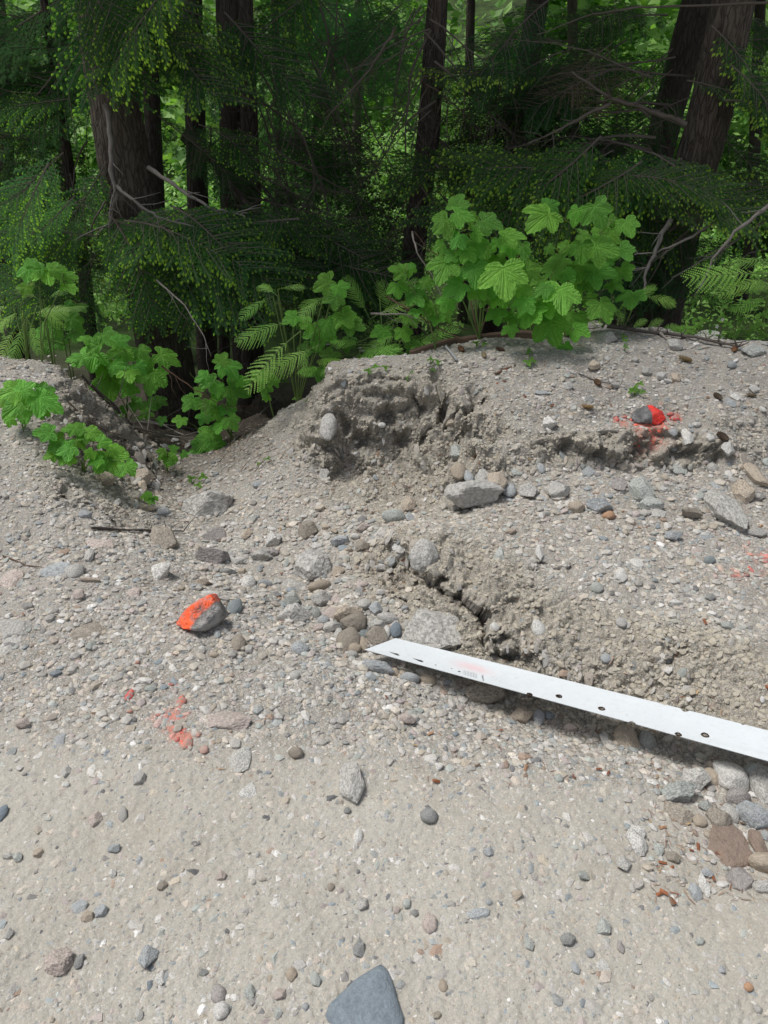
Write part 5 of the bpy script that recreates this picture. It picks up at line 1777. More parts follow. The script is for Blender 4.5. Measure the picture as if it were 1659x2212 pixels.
for lab, sp in (('tiny seedling right above the small red painted rock', [(1370, 848, 30), (1380, 838, 22), (1362, 852, 24), (1385, 855, 20)]), ('bright seedling on the gravel under the overhanging leaves', [(1140, 788, 30), (1148, 783, 26), (1143, 762, 24)]),
                ('twin leaved seedling near the grey stick', [(1028, 747, 20), (1046, 752, 20)]), ('seedling at the top of the crack in the bank', [(930, 780, 20), (946, 786, 22), (935, 808, 16)]), ('small seedling on the lip of the crumbling bank', [(880, 820, 12), (890, 808, 12)]),
                ('two leaf seedling among cones on the crest', [(1345, 733, 20), (1350, 740, 16)]), ('faint seedling beside the twig on the crest', [(1348, 755, 14), (1352, 760, 12)]), ('pair of round leaves by the fern roots above the bank', [(795, 805, 22), (812, 798, 22), (833, 798, 20)]),
                ('lone sprig on the slope right of the gully mouth', [(560, 1005, 16), (580, 998, 16)]), ('yellowish sprout beside the dry roots', [(415, 1040, 26), (440, 1035, 28), (430, 1050, 24)]), ('seedling in the shade near the gully rim', [(610, 810, 22), (618, 825, 22), (605, 822, 20)]),
                ('small trailing sprout on the broken rim', [(665, 865, 10), (636, 868, 12)]), ('sprig pushing up through stones at the foot of the left bank', [(265, 1005 - 100, 14), (300, 905, 22)])):
    bramble(lab, sp, None, 'seedlings on the bare ground', 'seedling')
bramble('low green weeds under the crest thicket', [(900, 745, 40), (860, 760, 36), (920, 765, 34), (960, 750, 30), (870, 790, 26), (985, 735, 30), (830, 770, 36), (940, 730, 34), (1000, 745, 26)], 4.0, None, 'weed')
# ------------------------------------------------------------------ bark, trunks
def bark(name, c0, c1, c2):
    m = Mat(name, .95, .15)
    co = m.coord('Object', (1, 1, .22))
    dn = m.n('ShaderNodeTexNoise'); dn.inputs['Scale'].default_value = 18; dn.inputs['Detail'].default_value = 4; m.l(co, dn.inputs['Vector'])
    va = m.n('ShaderNodeVectorMath', operation='MULTIPLY_ADD'); m.l(dn.outputs['Color'], va.inputs[0]); va.inputs[1].default_value = (.09, .09, .09); m.l(co, va.inputs[2])
    crack = m.vor(va.outputs[0], 30, 'DISTANCE_TO_EDGE')
    n1 = m.noise(co, 14, 6, .7)
    c = m.mix(n1, c0, c1)
    c = m.mix(m.math('MULTIPLY', m.ramp(crack, [(.0, 1.0), (.12, 0.0)]), .35), c, c2)
    co2 = m.coord('Object')
    lich = m.ramp(m.noise(co2, 30, 5, .75), [(.60, 0.0), (.68, 1.0)])
    c = m.mix(m.math('MULTIPLY', lich, .35), c, (.23, .25, .21))
    m.color(c)
    m.bump(m.math('ADD', m.math('MULTIPLY', m.ramp(crack, [(0, 0.0), (.14, 1.0)]), .5), n1), .022, .9)
    return m.m
m_bark = bark('hemlock_bark', (.085, .070, .058), (.17, .145, .12), (.03, .025, .02))
m_bark_d = bark('shaded_bark', (.05, .042, .036), (.11, .092, .078), (.02, .017, .014))  # darker copy of the hemlock bark, forest darkness put into its colour
m_twig = Mat('bare_twig', .9, .15)
m_twig.color(m_twig.mix(m_twig.noise(m_twig.coord('Object'), 8, 4, .7), (.075, .06, .05), (.19, .17, .145)))
m_twig = m_twig.m
def needle_mat(nm, a, b, tr=.25):
    m = Mat(nm, .85, .08)
    oi = m.n('ShaderNodeObjectInfo')
    c = m.mix(m.noise(m.coord('Object'), 5, 3), a, b)
    c = m.mix(1.0, c, oi.outputs['Color'], 'MULTIPLY')
    m.color(c)
    t = m.n('ShaderNodeBsdfTranslucent'); m.l(m.mix(1.0, c, (1.1, 1.4, .6), 'MULTIPLY'), t.inputs[0])
    mx = m.n('ShaderNodeMixShader'); mx.inputs[0].default_value = tr
    m.l(m.b.outputs[0], mx.inputs[1]); m.l(t.outputs[0], mx.inputs[2]); m.l(mx.outputs[0], m.out.inputs['Surface'])
    return m.m
m_needle = needle_mat('hemlock_needles', (.034, .11, .03), (.072, .175, .05))
m_tip = needle_mat('new_growth', (.40, .60, .10), (.52, .72, .16), .35)
m_brown = needle_mat('dry_needles', (.13, .085, .045), (.20, .14, .08), .1)

def bough_mesh(seed, tips=.0, dense=1.0, nsec=19, nl=.024, needle_m=1):
    r_ = np.random.default_rng(seed)
    mb = MB()
    ax = lambda t: np.array([.06 * math.sin(t * 3 + seed), t, -.13 * t ** 2.2])
    mb.tube([ax(t) for t in np.linspace(0, 1, 9)], np.linspace(.009, .002, 9), 4, 0)
    NV, NF, TV, TF = [], [], [], []
    def needles(a, b, step, ln, hang):
        d = b - a; L_ = np.linalg.norm(d); d = d / (L_ + 1e-9)
        s_ = np.cross(d, [0, 0, 1]); s_ /= np.linalg.norm(s_) + 1e-9
        n = max(2, int(L_ / step))
        for q in range(n):
            p = a + d * L_ * (q + r_.random() * .6) / n
            for sg in (-1, 1):
                l_ = ln * r_.uniform(.65, 1.15)
                tip = p + s_ * sg * l_ * .86 + d * l_ * .5 + np.array([0, 0, r_.uniform(-.3, .12) * l_])
                k = len(NV)
                w_ = d * .0026
                NV.extend([p - w_ * 1.3, p + w_ * 1.3, tip]); NF.append([k, k + 1, k + 2])
    def tuft(p, d):
        n = 6
        d = d * .6 + np.array([0, 0, -.75]); d /= np.linalg.norm(d)
        s_ = np.cross(d, [0, 0, 1.0]); s_ /= np.linalg.norm(s_) + 1e-9
        u_ = np.cross(s_, d)
        L_ = r_.uniform(.022, .038)
        for q in range(n):
            a_ = q * 2 * math.pi / n
            o_ = (s_ * math.cos(a_) + u_ * math.sin(a_))
            k = len(TV)
            TV.extend([p + o_ * .001, p + d * L_ * .45 + o_ * L_ * .30 + s_ * .002, p + d * L_, p + d * L_ * .5 + o_ * L_ * .12]); TF.extend([[k, k + 1, k + 2], [k, k + 2, k + 3]])
    step = .0085 / dense
    needles(ax(.3), ax(1.0), step, nl, 0)
    for q in range(nsec):
        t = .10 + .88 * q / nsec + r_.uniform(-.02, .02)
        for sg in (-1, 1):
            b0_ = ax(t)
            L_ = (.40 * math.sin(math.pi * min(1.0, (1 - t) * .75 + .18)) ** .9 + .03) * r_.uniform(.7, 1.15)
            if r_.random() < .08: continue
            a_ = R(58 + r_.uniform(-10, 10) - 18 * t)
            d = np.array([sg * math.sin(a_), math.cos(a_), r_.uniform(-.08, .05)])
            seg = [b0_]
            for z_ in range(1, 5):
                u = z_ / 4
                seg.append(b0_ + d * L_ * u + np.array([0, .10 * L_ * u * u, -.13 * L_ * u * u]))
            mb.tube(seg, np.linspace(.0035, .0012, 5), 3, 0)
            nt = max(3, int(L_ / .026))
            for z_ in range(nt):
                u = (z_ + .6) / nt
                i_ = min(3, int(u * 4)); pa = seg[i_] + (seg[i_ + 1] - seg[i_]) * (u * 4 - i_)
                dd = seg[min(4, i_ + 1)] - seg[i_]; dd = dd / np.linalg.norm(dd)
                sd2 = 1 if z_ % 2 else -1
                pr = np.cross(dd, [0, 0, 1]); pr /= np.linalg.norm(pr)
                l2 = (.085 * (1 - u * .65)) * r_.uniform(.6, 1.2)
                d2 = dd * .75 + pr * sd2 * .75 + np.array([0, 0, r_.uniform(-.14, .05)])
                d2 /= np.linalg.norm(d2)
                e_ = pa + d2 * l2 - np.array([0, 0, .08 * l2])
                needles(pa, e_, step, nl * .92, 0)
                if r_.random() < tips: tuft(e_, d2)
            needles(seg[3], seg[4], step, nl * .92, 0)
            if r_.random() < tips * 1.4: tuft(seg[4], d)
    mb.add(np.array(NV), np.array(NF), 1)
    if TV: mb.add(np.array(TV), np.array(TF), 2)
    return mb.mesh('bough', [m_twig, (m_needle, m_brown)[needle_m - 1], m_tip], False)
BOUGH = [bough_mesh(31, .0), bough_mesh(32, .03), bough_mesh(33, 0, .85)]
BOUGH_T = [bough_mesh(41, .45), bough_mesh(42, .65), bough_mesh(43, .35)]
BOUGH_B = [bough_mesh(51, 0, .35, 13, .018, 2)]
print('bough tris', [len(b.polygons) for b in BOUGH + BOUGH_T])

def bare_mesh(seed, nsec=12, droop_=.5, r0=.008):
    r_ = np.random.default_rng(seed)
    mb = MB()
    ax = lambda t: np.array([.05 * math.sin(t * 4 + seed), t, -.25 * t ** 2])
    mb.tube([ax(t) + r_.normal(size=3) * .006 for t in np.linspace(0, 1, 10)], np.linspace(r0, .0018, 10), 4, 0)
    for q in range(nsec):
        t = r_.uniform(.15, .97)
        sg = r_.choice((-1, 1))
        L_ = r_.uniform(.15, .48) * (1.1 - t * .6)
        a_ = R(r_.uniform(30, 80))
        d = np.array([sg * math.sin(a_), math.cos(a_), r_.uniform(-.5, .15)])
        P = [ax(t)]
        for z_ in range(1, 6):
            u = z_ / 5
            P.append(ax(t) + d * L_ * u + np.array([0, 0, -droop_ * L_ * u * u]) + r_.normal(size=3) * .006)
        mb.tube(P, np.linspace(.0035, .0009, 6), 3, 0)
        for w_ in range(r_.integers(2, 6)):
            i_ = r_.integers(1, 5); l3 = L_ * r_.uniform(.15, .45)
            d3 = d * .5 + r_.normal(size=3) * .6 + np.array([0, 0, -.35]); d3 /= np.linalg.norm(d3)
            P3 = [P[i_] + d3 * l3 * u + r_.normal(size=3) * .004 for u in (0, .5, 1)]
            P3[0] = P[i_]
            mb.tube(P3, [.0016, .0012, .0007], 3, 0)
    return mb.mesh('bare_branch', [m_twig], False)
BARE = [bare_mesh(61), bare_mesh(62, 16, .8), bare_mesh(63, 9, .3, .010), bare_mesh(64, 20, .7)]

def trunk_mesh(P, rad, sides, rings, mat, amp=.02, seed=0):
    """P: list of points, rad: radii at them"""
    P = np.array([tuple(p) for p in P]); rad = np.array(rad, float)
    L_ = np.concatenate([[0], np.cumsum(np.linalg.norm(np.diff(P, axis=0), axis=1))])
    # rings closer together low down, where the picture looks
    t = np.concatenate([np.linspace(0, min(5.0, L_[-1] * .6), int(rings * .8)), np.linspace(min(5.0, L_[-1] * .6), L_[-1], int(rings * .2) + 1)[1:]])
    C_ = np.stack([np.interp(t, L_, P[:, k]) for k in range(3)], -1)
    r = np.interp(t, L_, rad)
    # smooth the bends
    for _ in range(4): C_[1:-1] = (C_[:-2] + 2 * C_[1:-1] + C_[2:]) / 4
    th_ = np.linspace(0, 2 * math.pi, sides, endpoint=False)
    A, T_ = np.meshgrid(th_, t, indexing='xy')
    rr = r[:, None] * (1 + .05 * fbm(np.cos(A) * 1.5 + seed, np.sin(A) * 1.5, T_ * .8, 2, seed))
    nz = fbm(np.cos(A) * 7.5, np.sin(A) * 7.5, T_ * 4.0, 4, seed + 3, .6)
    ridge = 1 - 2.4 * np.abs(nz)
    rr = rr + amp * ridge * .5
    X = C_[:, 0:1] + rr * np.cos(A); Y = C_[:, 1:2] + rr * np.sin(A); Z = C_[:, 2:3] + 0 * A
    V = np.stack([X, Y, Z], -1).reshape(-1, 3)
    n, s = len(t), sides
    i = np.arange(n - 1)[:, None] * s; j = np.arange(s)[None]
    F = np.stack([i + j, i + (j + 1) % s, i + s + (j + 1) % s, i + s + j], -1).reshape(-1, 4)
    return np_mesh('trunk', V, F, [mat], True)

m_shade_crown = needle_mat('shade_crown_foliage', (.04, .10, .03), (.07, .16, .05), .2)  # foliage of the unseen crowns that darken the forest
def shade_crown_mesh(seed, n, z0, z1, r0, r1, size=.16):
    r_ = np.random.default_rng(seed)
    zz = z0 + (z1 - z0) * r_.random(n) ** 1.1
    rr = (r0 + (r1 - r0) * (zz - z0) / (z1 - z0)) * r_.random(n) ** .5 * (.7 + .3 * np.sin(zz * 5))
    a = r_.random(n) * 2 * math.pi
    a = np.where(r_.random(n) < .7, np.round(a / .9) * .9 + r_.normal(size=n) * .16 + zz, a)
    c = np.stack([rr * np.cos(a), rr * np.sin(a), zz - rr * .25], -1)
    d1 = r_.normal(size=(n, 3)); d1[:, 2] *= .3; d1 /= np.linalg.norm(d1, axis=1, keepdims=True)
    d2 = np.cross(d1, np.array([0, 0, 1.0]) + r_.normal(size=(n, 3)) * .3); d2 /= np.linalg.norm(d2, axis=1, keepdims=True)
    s_ = (size * r_.uniform(.5, 1.3, n))[:, None]
    V = np.stack([c - d1 * s_, c - d2 * s_ * .45, c + d1 * s_, c + d2 * s_ * .45], 1).reshape(-1, 3)
    return np_mesh('crown', V, np.arange(n * 4).reshape(-1, 4), [m_shade_crown], False)

class Tree:
    def __init__(s, label, pts, Y, rpx, big=False, mat=None, lean_top=None, name='hemlock_tree', height=11.0, crown=True, seed=1, group='hemlock trees behind the bank', crown_r=(1.8, .4), crown_n=4200):
        """pts: picture points from top to base of what shows; rpx: half width in picture pixels"""
        W_ = [at_y(x, y, Y) for x, y in pts][::-1]
        rr = [r / FP * depth_of(w) for r, w in zip((rpx if isinstance(rpx, (list, tuple)) else [rpx] * len(pts)), W_[::-1])][::-1]
        b = W_[0].copy(); g = drop(b.x, b.y)
        if W_[0].z > g: 
            W_ = [Vector((b.x + (W_[0].x - W_[1].x) * .2, b.y, g - .15))] + W_; rr = [rr[0] * 1.15] + rr
        else:
            W_[0].z = min(W_[0].z, g - .1)
        top, d = W_[-1], (W_[-1] - W_[-3 if len(W_) > 3 else -2]).normalized()
        d = (d + Vector((0, 0, .6))).normalized()
        H = height
        for q in range(1, 6):
            W_.append(top + d * (H - top.z) * q / 5 / d.z); rr.append(rr[-1 - (q - 1)] * (1 - q / 5.5))
        s.base = Vector((W_[0].x, W_[0].y, g))
        s.root = empty(name, s.base); tag(s.root, label, 'tree', group)
        s.W, s.r = W_, rr
        link('trunk', trunk_mesh([w - s.base for w in W_], rr, 72 if big else 24, 230 if big else 60, mat or m_bark_d, .030 if big else .02, seed), s.root)
        if crown:  # unseen crown above the view, added and sized to block sky light
            me = shade_crown_mesh(seed + 70, crown_n, 4.0 if Y < 6.3 else 3.4, H + .5, crown_r[0], crown_r[1])
            o = link('crown', me, s.root); t_ = top - s.base
            o.location = (t_.x, t_.y, -s.base.z * 0 - s.base.z)
    def at_height(s, z):
        for a, b in zip(s.W, s.W[1:]):
            if a.z <= z <= b.z: return a.lerp(b, (z - a.z) / (b.z - a.z + 1e-6))
        return s.W[-1]
    def bough(s, A, B, kind, tint=1.0, wide=1.0, roll=0.0, name='bough'):
        me = random.choice(kind)
        o = link(name, me, s.root)
        L_ = (B - A).length
        T = (B - A).normalized()
        N = Vector((math.sin(roll), -.5, math.cos(roll))) + jit(.08)
        N = (N - T * N.dot(T)).normalized()
        orient(o, N, T)
        o.location = A - s.base
        o.scale = (L_ * wide, L_, L_)
        g = random.uniform(.8, 1.2) * tint
        o.color = (g * random.uniform(.9, 1.1), g, g * random.uniform(.85, 1.15), 1)
        return o

TR = {}
TR[1] = Tree('big leaning hemlock with deeply furrowed bark at left', [(212, -40), (228, 90), (260, 300), (288, 450), (335, 640), (390, 950)], 5.6, [47, 49, 51, 54, 54, 50], True, m_bark, seed=3)
TR[2] = Tree('straight dark hemlock right of the big left trunk', [(505, -40), (505, 200), (508, 450), (530, 700), (545, 880)], 6.6, [27, 29, 31, 31, 32], False, seed=5)
TR[3] = Tree('thin dark hemlock close behind the big left trunk', [(415, -40), (420, 200), (428, 450), (455, 860)], 7.4, [19, 20, 21, 22], False, seed=6)
TR[4] = Tree('slender dark hemlock hung with dead twigs, mid picture', [(948, -40), (926, 300), (905, 450), (888, 600)], 6.0, [21, 23, 23, 24], False, seed=7, crown_r=(1.0, .3), crown_n=1800)
TR[5] = Tree('shaded hemlock half hidden behind the crest thicket', [(1168, -40), (1122, 260), (1085, 500), (1062, 640)], 7.8, [22, 25, 25, 26], False, seed=8, crown=False)
TR[6] = Tree('big right leaning hemlock with grey bark at right', [(1592, -40), (1535, 240), (1478, 450), (1425, 660)], 5.7, [41, 42, 41, 46], True, m_bark, seed=9)
TR[7] = Tree('dark hemlock standing just behind the big right trunk', [(1518, -40), (1455, 200), (1400, 420), (1370, 600)], 7.2, [31, 32, 30, 30], False, seed=10)
TR[8] = Tree('dark trunk cut by the left frame edge', [(-12, -40), (8, 240), (14, 620)], 7.6, [17, 18, 19], False, seed=11)
TR[9] = Tree('narrow trunk between the big left hemlock and its thin neighbour', [(318, -40), (325, 150), (345, 600)], 8.4, [15, 16, 17], False, seed=12)
TR[10] = Tree('thinnest of the black trunks above the gully', [(488, 380), (486, 600), (484, 885)], 7.2, [9, 10, 11], False, seed=13, height=6, crown=False)
TR[11] = Tree('black trunk seen low over the gully beside the fern', [(548, 560), (546, 700), (548, 870)], 6.2, [20, 22, 25], False, seed=14, height=4, crown=False)
TR[12] = Tree('grey stem rising low behind the broad leaved thimbleberry', [(185, 600), (192, 700), (215, 850)], 6.0, [12, 13, 14], False, seed=15, height=3, crown=False)

# far trunks
far_pts = [(600, 11.5, 8), (1010, 11, 9), (1240, 12, 11), (140, 11, 9), (770, 15, 9), (1630, 11, 11)]
POS = ['behind the dark tangle right of the left trunks', 'just right of the twiggy middle hemlock', 'behind the shaded hemlock', 'left of the big left trunk', 'deep in the bright gap', 'near the right frame edge']
for (px, Y, rp), ps in zip(far_pts, POS):
    dx = random.uniform(-14, 14)
    t = Tree('slim distant trunk ' + ps, [(px + dx, -40), (px, 300), (px - dx * .4, 520)], Y, [rp * .9, rp, rp * 1.1], False, random.choice((m_bark, m_bark_d)), seed=int(px), group='distant slim trunks', height=9, crown=px in (140, 1240, 1630), crown_n=3500, crown_r=(2.8, .4))  # side crowns added for shade, none where the gap stays lit
    TR['f%d' % px] = t

def P3(px, py, Y): return at_y(px, py, Y)
def spray(tree, x0, y0, x1, y1, Y0, Y1, kind, tint=1.0, wide=1.0, roll=0.0, name='bough'):
    TR[tree].bough(P3(x0, y0, Y0), P3(x1, y1, Y1), kind, tint, wide, roll, name)
ALLT = BOUGH_T; ALLD = BOUGH
def field(tree, box, n, Yr, L, ang, kind, tint=1.0, toward=.35, wide=(.9, 1.3)):
    """n boughs whose middles fill BOX; ang: picture direction range (deg, 0 right, 90 down); L length in metres; toward: how far the tip comes to the viewer"""
    x0, y0, x1, y1 = box
    n = max(2, round(n * (.8 if tint < 1.5 else 1)))
    for q in range(n):
        px, py = x0 + (x1 - x0) * ((q * .618034 + random.uniform(-.05, .05)) % 1), random.uniform(y0, y1)
        Y = random.uniform(*Yr)
        c = P3(px, py, Y)
        l_ = random.uniform(*L) * .88
        a = R(random.uniform(*ang))
        d = Vector((math.cos(a) * .8, -toward * random.uniform(.6, 1.5), -math.sin(a) * .7 - .06)).normalized()
        TR[tree].bough(c - d * l_ * .5, c + d * l_ * .5, kind, tint * random.uniform(.85, 1.15), random.uniform(*wide), random.uniform(-.35, .35))
# low central skirt of the big left hemlock and its neighbours
field(1, (330, 500, 520, 600), 9, (4.7, 5.1), (.7, 1.0), (-10, 40), ALLT, 1.1)
field(1, (300, 480, 540, 560), 7, (5.0, 5.3), (.7, 1.0), (150, 200), ALLT, .95)
field(1, (250, 560, 400, 620), 4, (4.8, 5.1), (.5, .8), (60, 140), ALLT, 1.0)
field(2, (520, 500, 800, 600), 12, (5.3, 6.0), (.7, 1.1), (-10, 30), ALLD, .85)
field(2, (480, 460, 720, 540), 8, (5.4, 5.9), (.7, 1.0), (0, 30), ALLD + ALLT, 1.0)
field(2, (520, 560, 760, 640), 6, (5.6, 6.1), (.6, .9), (0, 50), ALLD, .75)
field(1, (0, 400, 190, 640), 16, (4.7, 5.4), (.5, .9), (120, 220), ALLT, 1.15)
field(1, (40, 520, 200, 650), 6, (4.8, 5.3), (.5, .8), (70, 150), ALLT, 1.0)
field(8, (0, 0, 180, 380), 14, (5.8, 6.8), (.7, 1.1), (140, 220), ALLD, .9)
field(8, (0, 200, 120, 420), 8, (5.6, 6.4), (.6, .9), (100, 200), ALLT, .9)
field(1, (190, -20, 330, 50), 6, (4.9, 5.3), (.6, .9), (40, 140), ALLT, .9)
field(1, (300, 30, 420, 140), 5, (5.0, 5.5), (.6, .9), (0, 50), ALLT, .85)
field(3, (330, 100, 470, 380), 3, (5.8, 6.6), (.6, 1.0), (10, 60), ALLD + ALLT[:1], .8)
field(2, (420, 240, 540, 320), 3, (5.5, 6.0), (.6, .9), (10, 50), ALLD + ALLT[:1], .8)
field(9, (240, 480, 420, 600), 3, (6.0, 7.0), (.6, 1.0), (20, 160), ALLD, .6)
# middle, thin and lacy
field(4, (600, 0, 900, 260), 8, (7.4, 8.5), (.7, 1.2), (30, 150), ALLD, 1.9)  # high tint paints sunlight of the bright gap into the needles
field(4, (560, 250, 760, 420), 6, (6.6, 7.6), (.7, 1.0), (0, 60), ALLD, .9)
# right
field(6, (960, 350, 1240, 440), 9, (5.0, 5.7), (.7, 1.0), (150, 200), ALLT, .9)
field(6, (1150, 340, 1400, 420), 9, (4.9, 5.5), (.7, 1.0), (150, 210), ALLT, 1.0)
field(6, (1380, 380, 1600, 440), 6, (4.9, 5.3), (.6, .9), (-10, 30), ALLT, .95)
field(5, (1040, 60, 1280, 230), 10, (5.8, 6.8), (.7, 1.1), (140, 210), ALLT[:1] + ALLD, .9)
field(5, (980, 180, 1180, 340), 6, (5.8, 6.8), (.7, 1.1), (130, 200), ALLD + ALLT[2:], .85)
field(7, (1180, 30, 1400, 260), 8, (6.0, 7.0), (.7, 1.2), (140, 200), ALLD, .6)
field(6, (1300, 400, 1500, 620), 10, (4.9, 5.4), (.5, .9), (100, 200), ALLD, .8)
field(2, (540, -20, 600, 200), 2, (5.6, 6.3), (.7, 1.0), (20, 150), ALLD + ALLT, .9)
field(4, (720, 60, 880, 480), 3, (6.6, 7.2), (.7, 1.1), (40, 150), ALLD, .9)
field(4, (560, 0, 780, 460), 10, (7.8, 9.5), (.7, 1.1), (30, 120), ALLD, 2.2)  # needle colour raised to look sunlit in the gap
field(7, (1230, 240, 1440, 340), 7, (6.0, 6.8), (.7, 1.1), (140, 200), ALLD, .6)
field(6, (1600, 130, 1700, 240), 5, (5.0, 5.6), (.6, .9), (-20, 40), ALLT, 1.0)
field(6, (1600, 30, 1680, 130), 5, (6.0, 7.0), (.6, .9), (-20, 40), ALLD, 1.1)
field(6, (1560, 280, 1680, 420), 4, (6.0, 7.0), (.6, .9), (-20, 60), ALLD, .6)
field(5, (1080, 440, 1400, 620), 8, (6.0, 7.5), (.7, 1.1), (120, 240), ALLD, .5)
field(4, (780, 380, 900, 560), 5, (6.2, 7.0), (.6, .9), (0, 120), ALLD, .7)
field(5, (1140, 110, 1340, 200), 3, (5.6, 6.2), (.5, .8), (140, 220), BOUGH_B, .9)
# bare dead branches
def bare_field(tree, box, n, Yr, L, ang, toward=.2):
    x0, y0, x1, y1 = box
    for q in range(n):
        c = P3(random.uniform(x0, x1), random.uniform(y0, y1), random.uniform(*Yr))
        l_ = random.uniform(*L); a = R(random.uniform(*ang))
        d = Vector((math.cos(a), random.uniform(-toward, toward), -math.sin(a))).normalized()
        TR[tree].bough(c, c + d * l_, BARE, 1.0, random.uniform(.7, 1.2), random.uniform(-1, 1), 'dead_branch')
bare_field(2, (505, 50, 560, 430), 18, (5.9, 6.6), (.7, 1.4), (10, 65))
bare_field(4, (900, 0, 950, 500), 20, (5.5, 6.0), (.5, 1.1), (20, 75))
bare_field(4, (900, 0, 950, 500), 20, (5.5, 6.0), (.5, 1.1), (105, 160))
bare_field(2, (470, 380, 560, 470), 8, (5.7, 6.4), (.7, 1.3), (-5, 25))
bare_field(6, (1380, 100, 1520, 420), 14, (5.4, 6.2), (.7, 1.5), (150, 205))
bare_field(5, (1040, 100, 1180, 420), 14, (6.6, 7.8), (.6, 1.2), (20, 160))
bare_field(6, (1480, 380, 1660, 560), 12, (5.0, 6.2), (.7, 1.3), (120, 200))
bare_field(6, (1370, 520, 1480, 640), 14, (4.9, 5.6), (.3, .8), (60, 150))
bare_field(1, (170, 380, 290, 560), 12, (4.9, 5.4), (.3, .7), (60, 130))
bare_field(1, (80, 100, 220, 420), 10, (5.6, 6.6), (.6, 1.0), (60, 150))
bare_field(3, (330, 560, 560, 820), 14, (5.6, 7.2), (.4, .9), (-20, 200))
bare_field(7, (1150, 480, 1400, 640), 10, (5.6, 7.0), (.6, 1.1), (150, 230))
bare_field(3, (600, 0, 760, 140), 10, (6.2, 7.0), (.7, 1.3), (50, 110))

# named single limbs
m_pale = Mat('lichened_dead_wood', .95, .1)
m_pale.color(m_pale.mix(m_pale.noise(m_pale.coord('Object'), 14, 4, .7), (.10, .09, .08), (.26, .245, .225))); m_pale = m_pale.m
def limb(label, pts, r, mat, tree=None, name='dead_limb', cat='branch', side_twigs=0, group=None, kids=True, sides=7):
    """pts: (px, py, Y)"""
    P = [P3(*p) for p in pts]
    Q = []
    for a, b in zip(P, P[1:]):
        for q in range(5): Q.append(a.lerp(b, q / 5) + jit(r * .35))
    Q.append(P[-1])
    b0_ = P[0]
    mb = MB()
    mb.tube([tuple(q - b0_) for q in Q], np.linspace(r, r * .35, len(Q)) * (1 + .12 * np.sin(np.arange(len(Q)) * 2.1)), sides, 0, True)
    for q in range(side_twigs):
        i_ = random.randrange(1, len(Q) - 1)
        d = (Q[i_] - Q[i_ - 1]).normalized() + jit(.7); d.normalize()
        l_ = random.uniform(.05, .28)
        mb.tube([tuple(Q[i_] - b0_ + d * l_ * u + jit(.004)) for u in (0, .35, .7, 1)], [r * .3, r * .24, r * .16, r * .08], 4)
    me = mb.mesh(name, [mat], True)
    if tree is not None:
        o = link(name, me, TR[tree].root); o.location = b0_ - TR[tree].base
    else:
        o = link(name, me); o.location = b0_
        tag(o, label, cat, group)
    return o
limb('', [(232, 225, 5.3), (240, 330, 5.15), (246, 420, 5.05), (240, 480, 5.0), (238, 530, 4.95)], .020, m_pale, 1, side_twigs=10)
limb('', [(250, 402, 5.05), (290, 435, 4.95), (340, 470, 4.9), (420, 490, 4.9)], .012, m_pale, 1, side_twigs=8)
limb('', [(250, 404, 5.05), (238, 450, 5.0), (236, 500, 4.95)], .008, m_pale, 1, side_twigs=6)
limb('', [(322, 362, 5.3), (390, 410, 5.2), (450, 448, 5.1), (530, 468, 5.05)], .015, m_dead, 1, side_twigs=8)
limb('', [(400, 295, 5.9), (450, 345, 5.8), (510, 410, 5.8), (560, 465, 5.7)], .042, m_bark, 3, side_twigs=16, name='dead_limb', sides=10)
limb('', [(500, 300, 6.3), (590, 345, 6.2), (700, 365, 6.2)], .012, m_twig, 2, side_twigs=10)
limb('', [(490, 350, 6.0), (580, 390, 5.9), (660, 430, 5.9)], .012, m_twig, 2, side_twigs=10)
limb('', [(1480, 268, 5.3), (1400, 240, 5.3), (1320, 215, 5.2), (1235, 155, 5.2)], .017, m_twig, 6, side_twigs=8)
limb('', [(1320, 222, 5.2), (1230, 270, 5.2), (1140, 310, 5.2)], .012, m_twig, 6, side_twigs=10)
limb('', [(1660, 5, 5.3), (1400, 15, 5.2), (1280, 30, 5.2), (1160, 75, 5.1)], .007, m_twig, 6, side_twigs=6)
limb('', [(1448, 470, 4.9), (1420, 530, 4.8), (1395, 590, 4.7), (1390, 640, 4.6)], .017, m_pale, 6, side_twigs=7)
limb('', [(1665, 440, 4.6), (1590, 500, 4.6), (1540, 560, 4.6), (1500, 640, 4.6)], .012, m_dead, 6, side_twigs=4)
limb('', [(1560, 470, 4.9), (1480, 520, 4.8), (1420, 545, 4.8), (1370, 550, 4.8)], .010, m_dead, 6, side_twigs=6)
limb('', [(1665, 470, 5.0), (1560, 540, 5.0), (1450, 600, 5.0)], .010, m_dead, 6, side_twigs=6)
limb('', [(855, 60, 5.3), (800, 150, 5.4), (700, 260, 5.5)], .010, m_twig, 4, side_twigs=12)

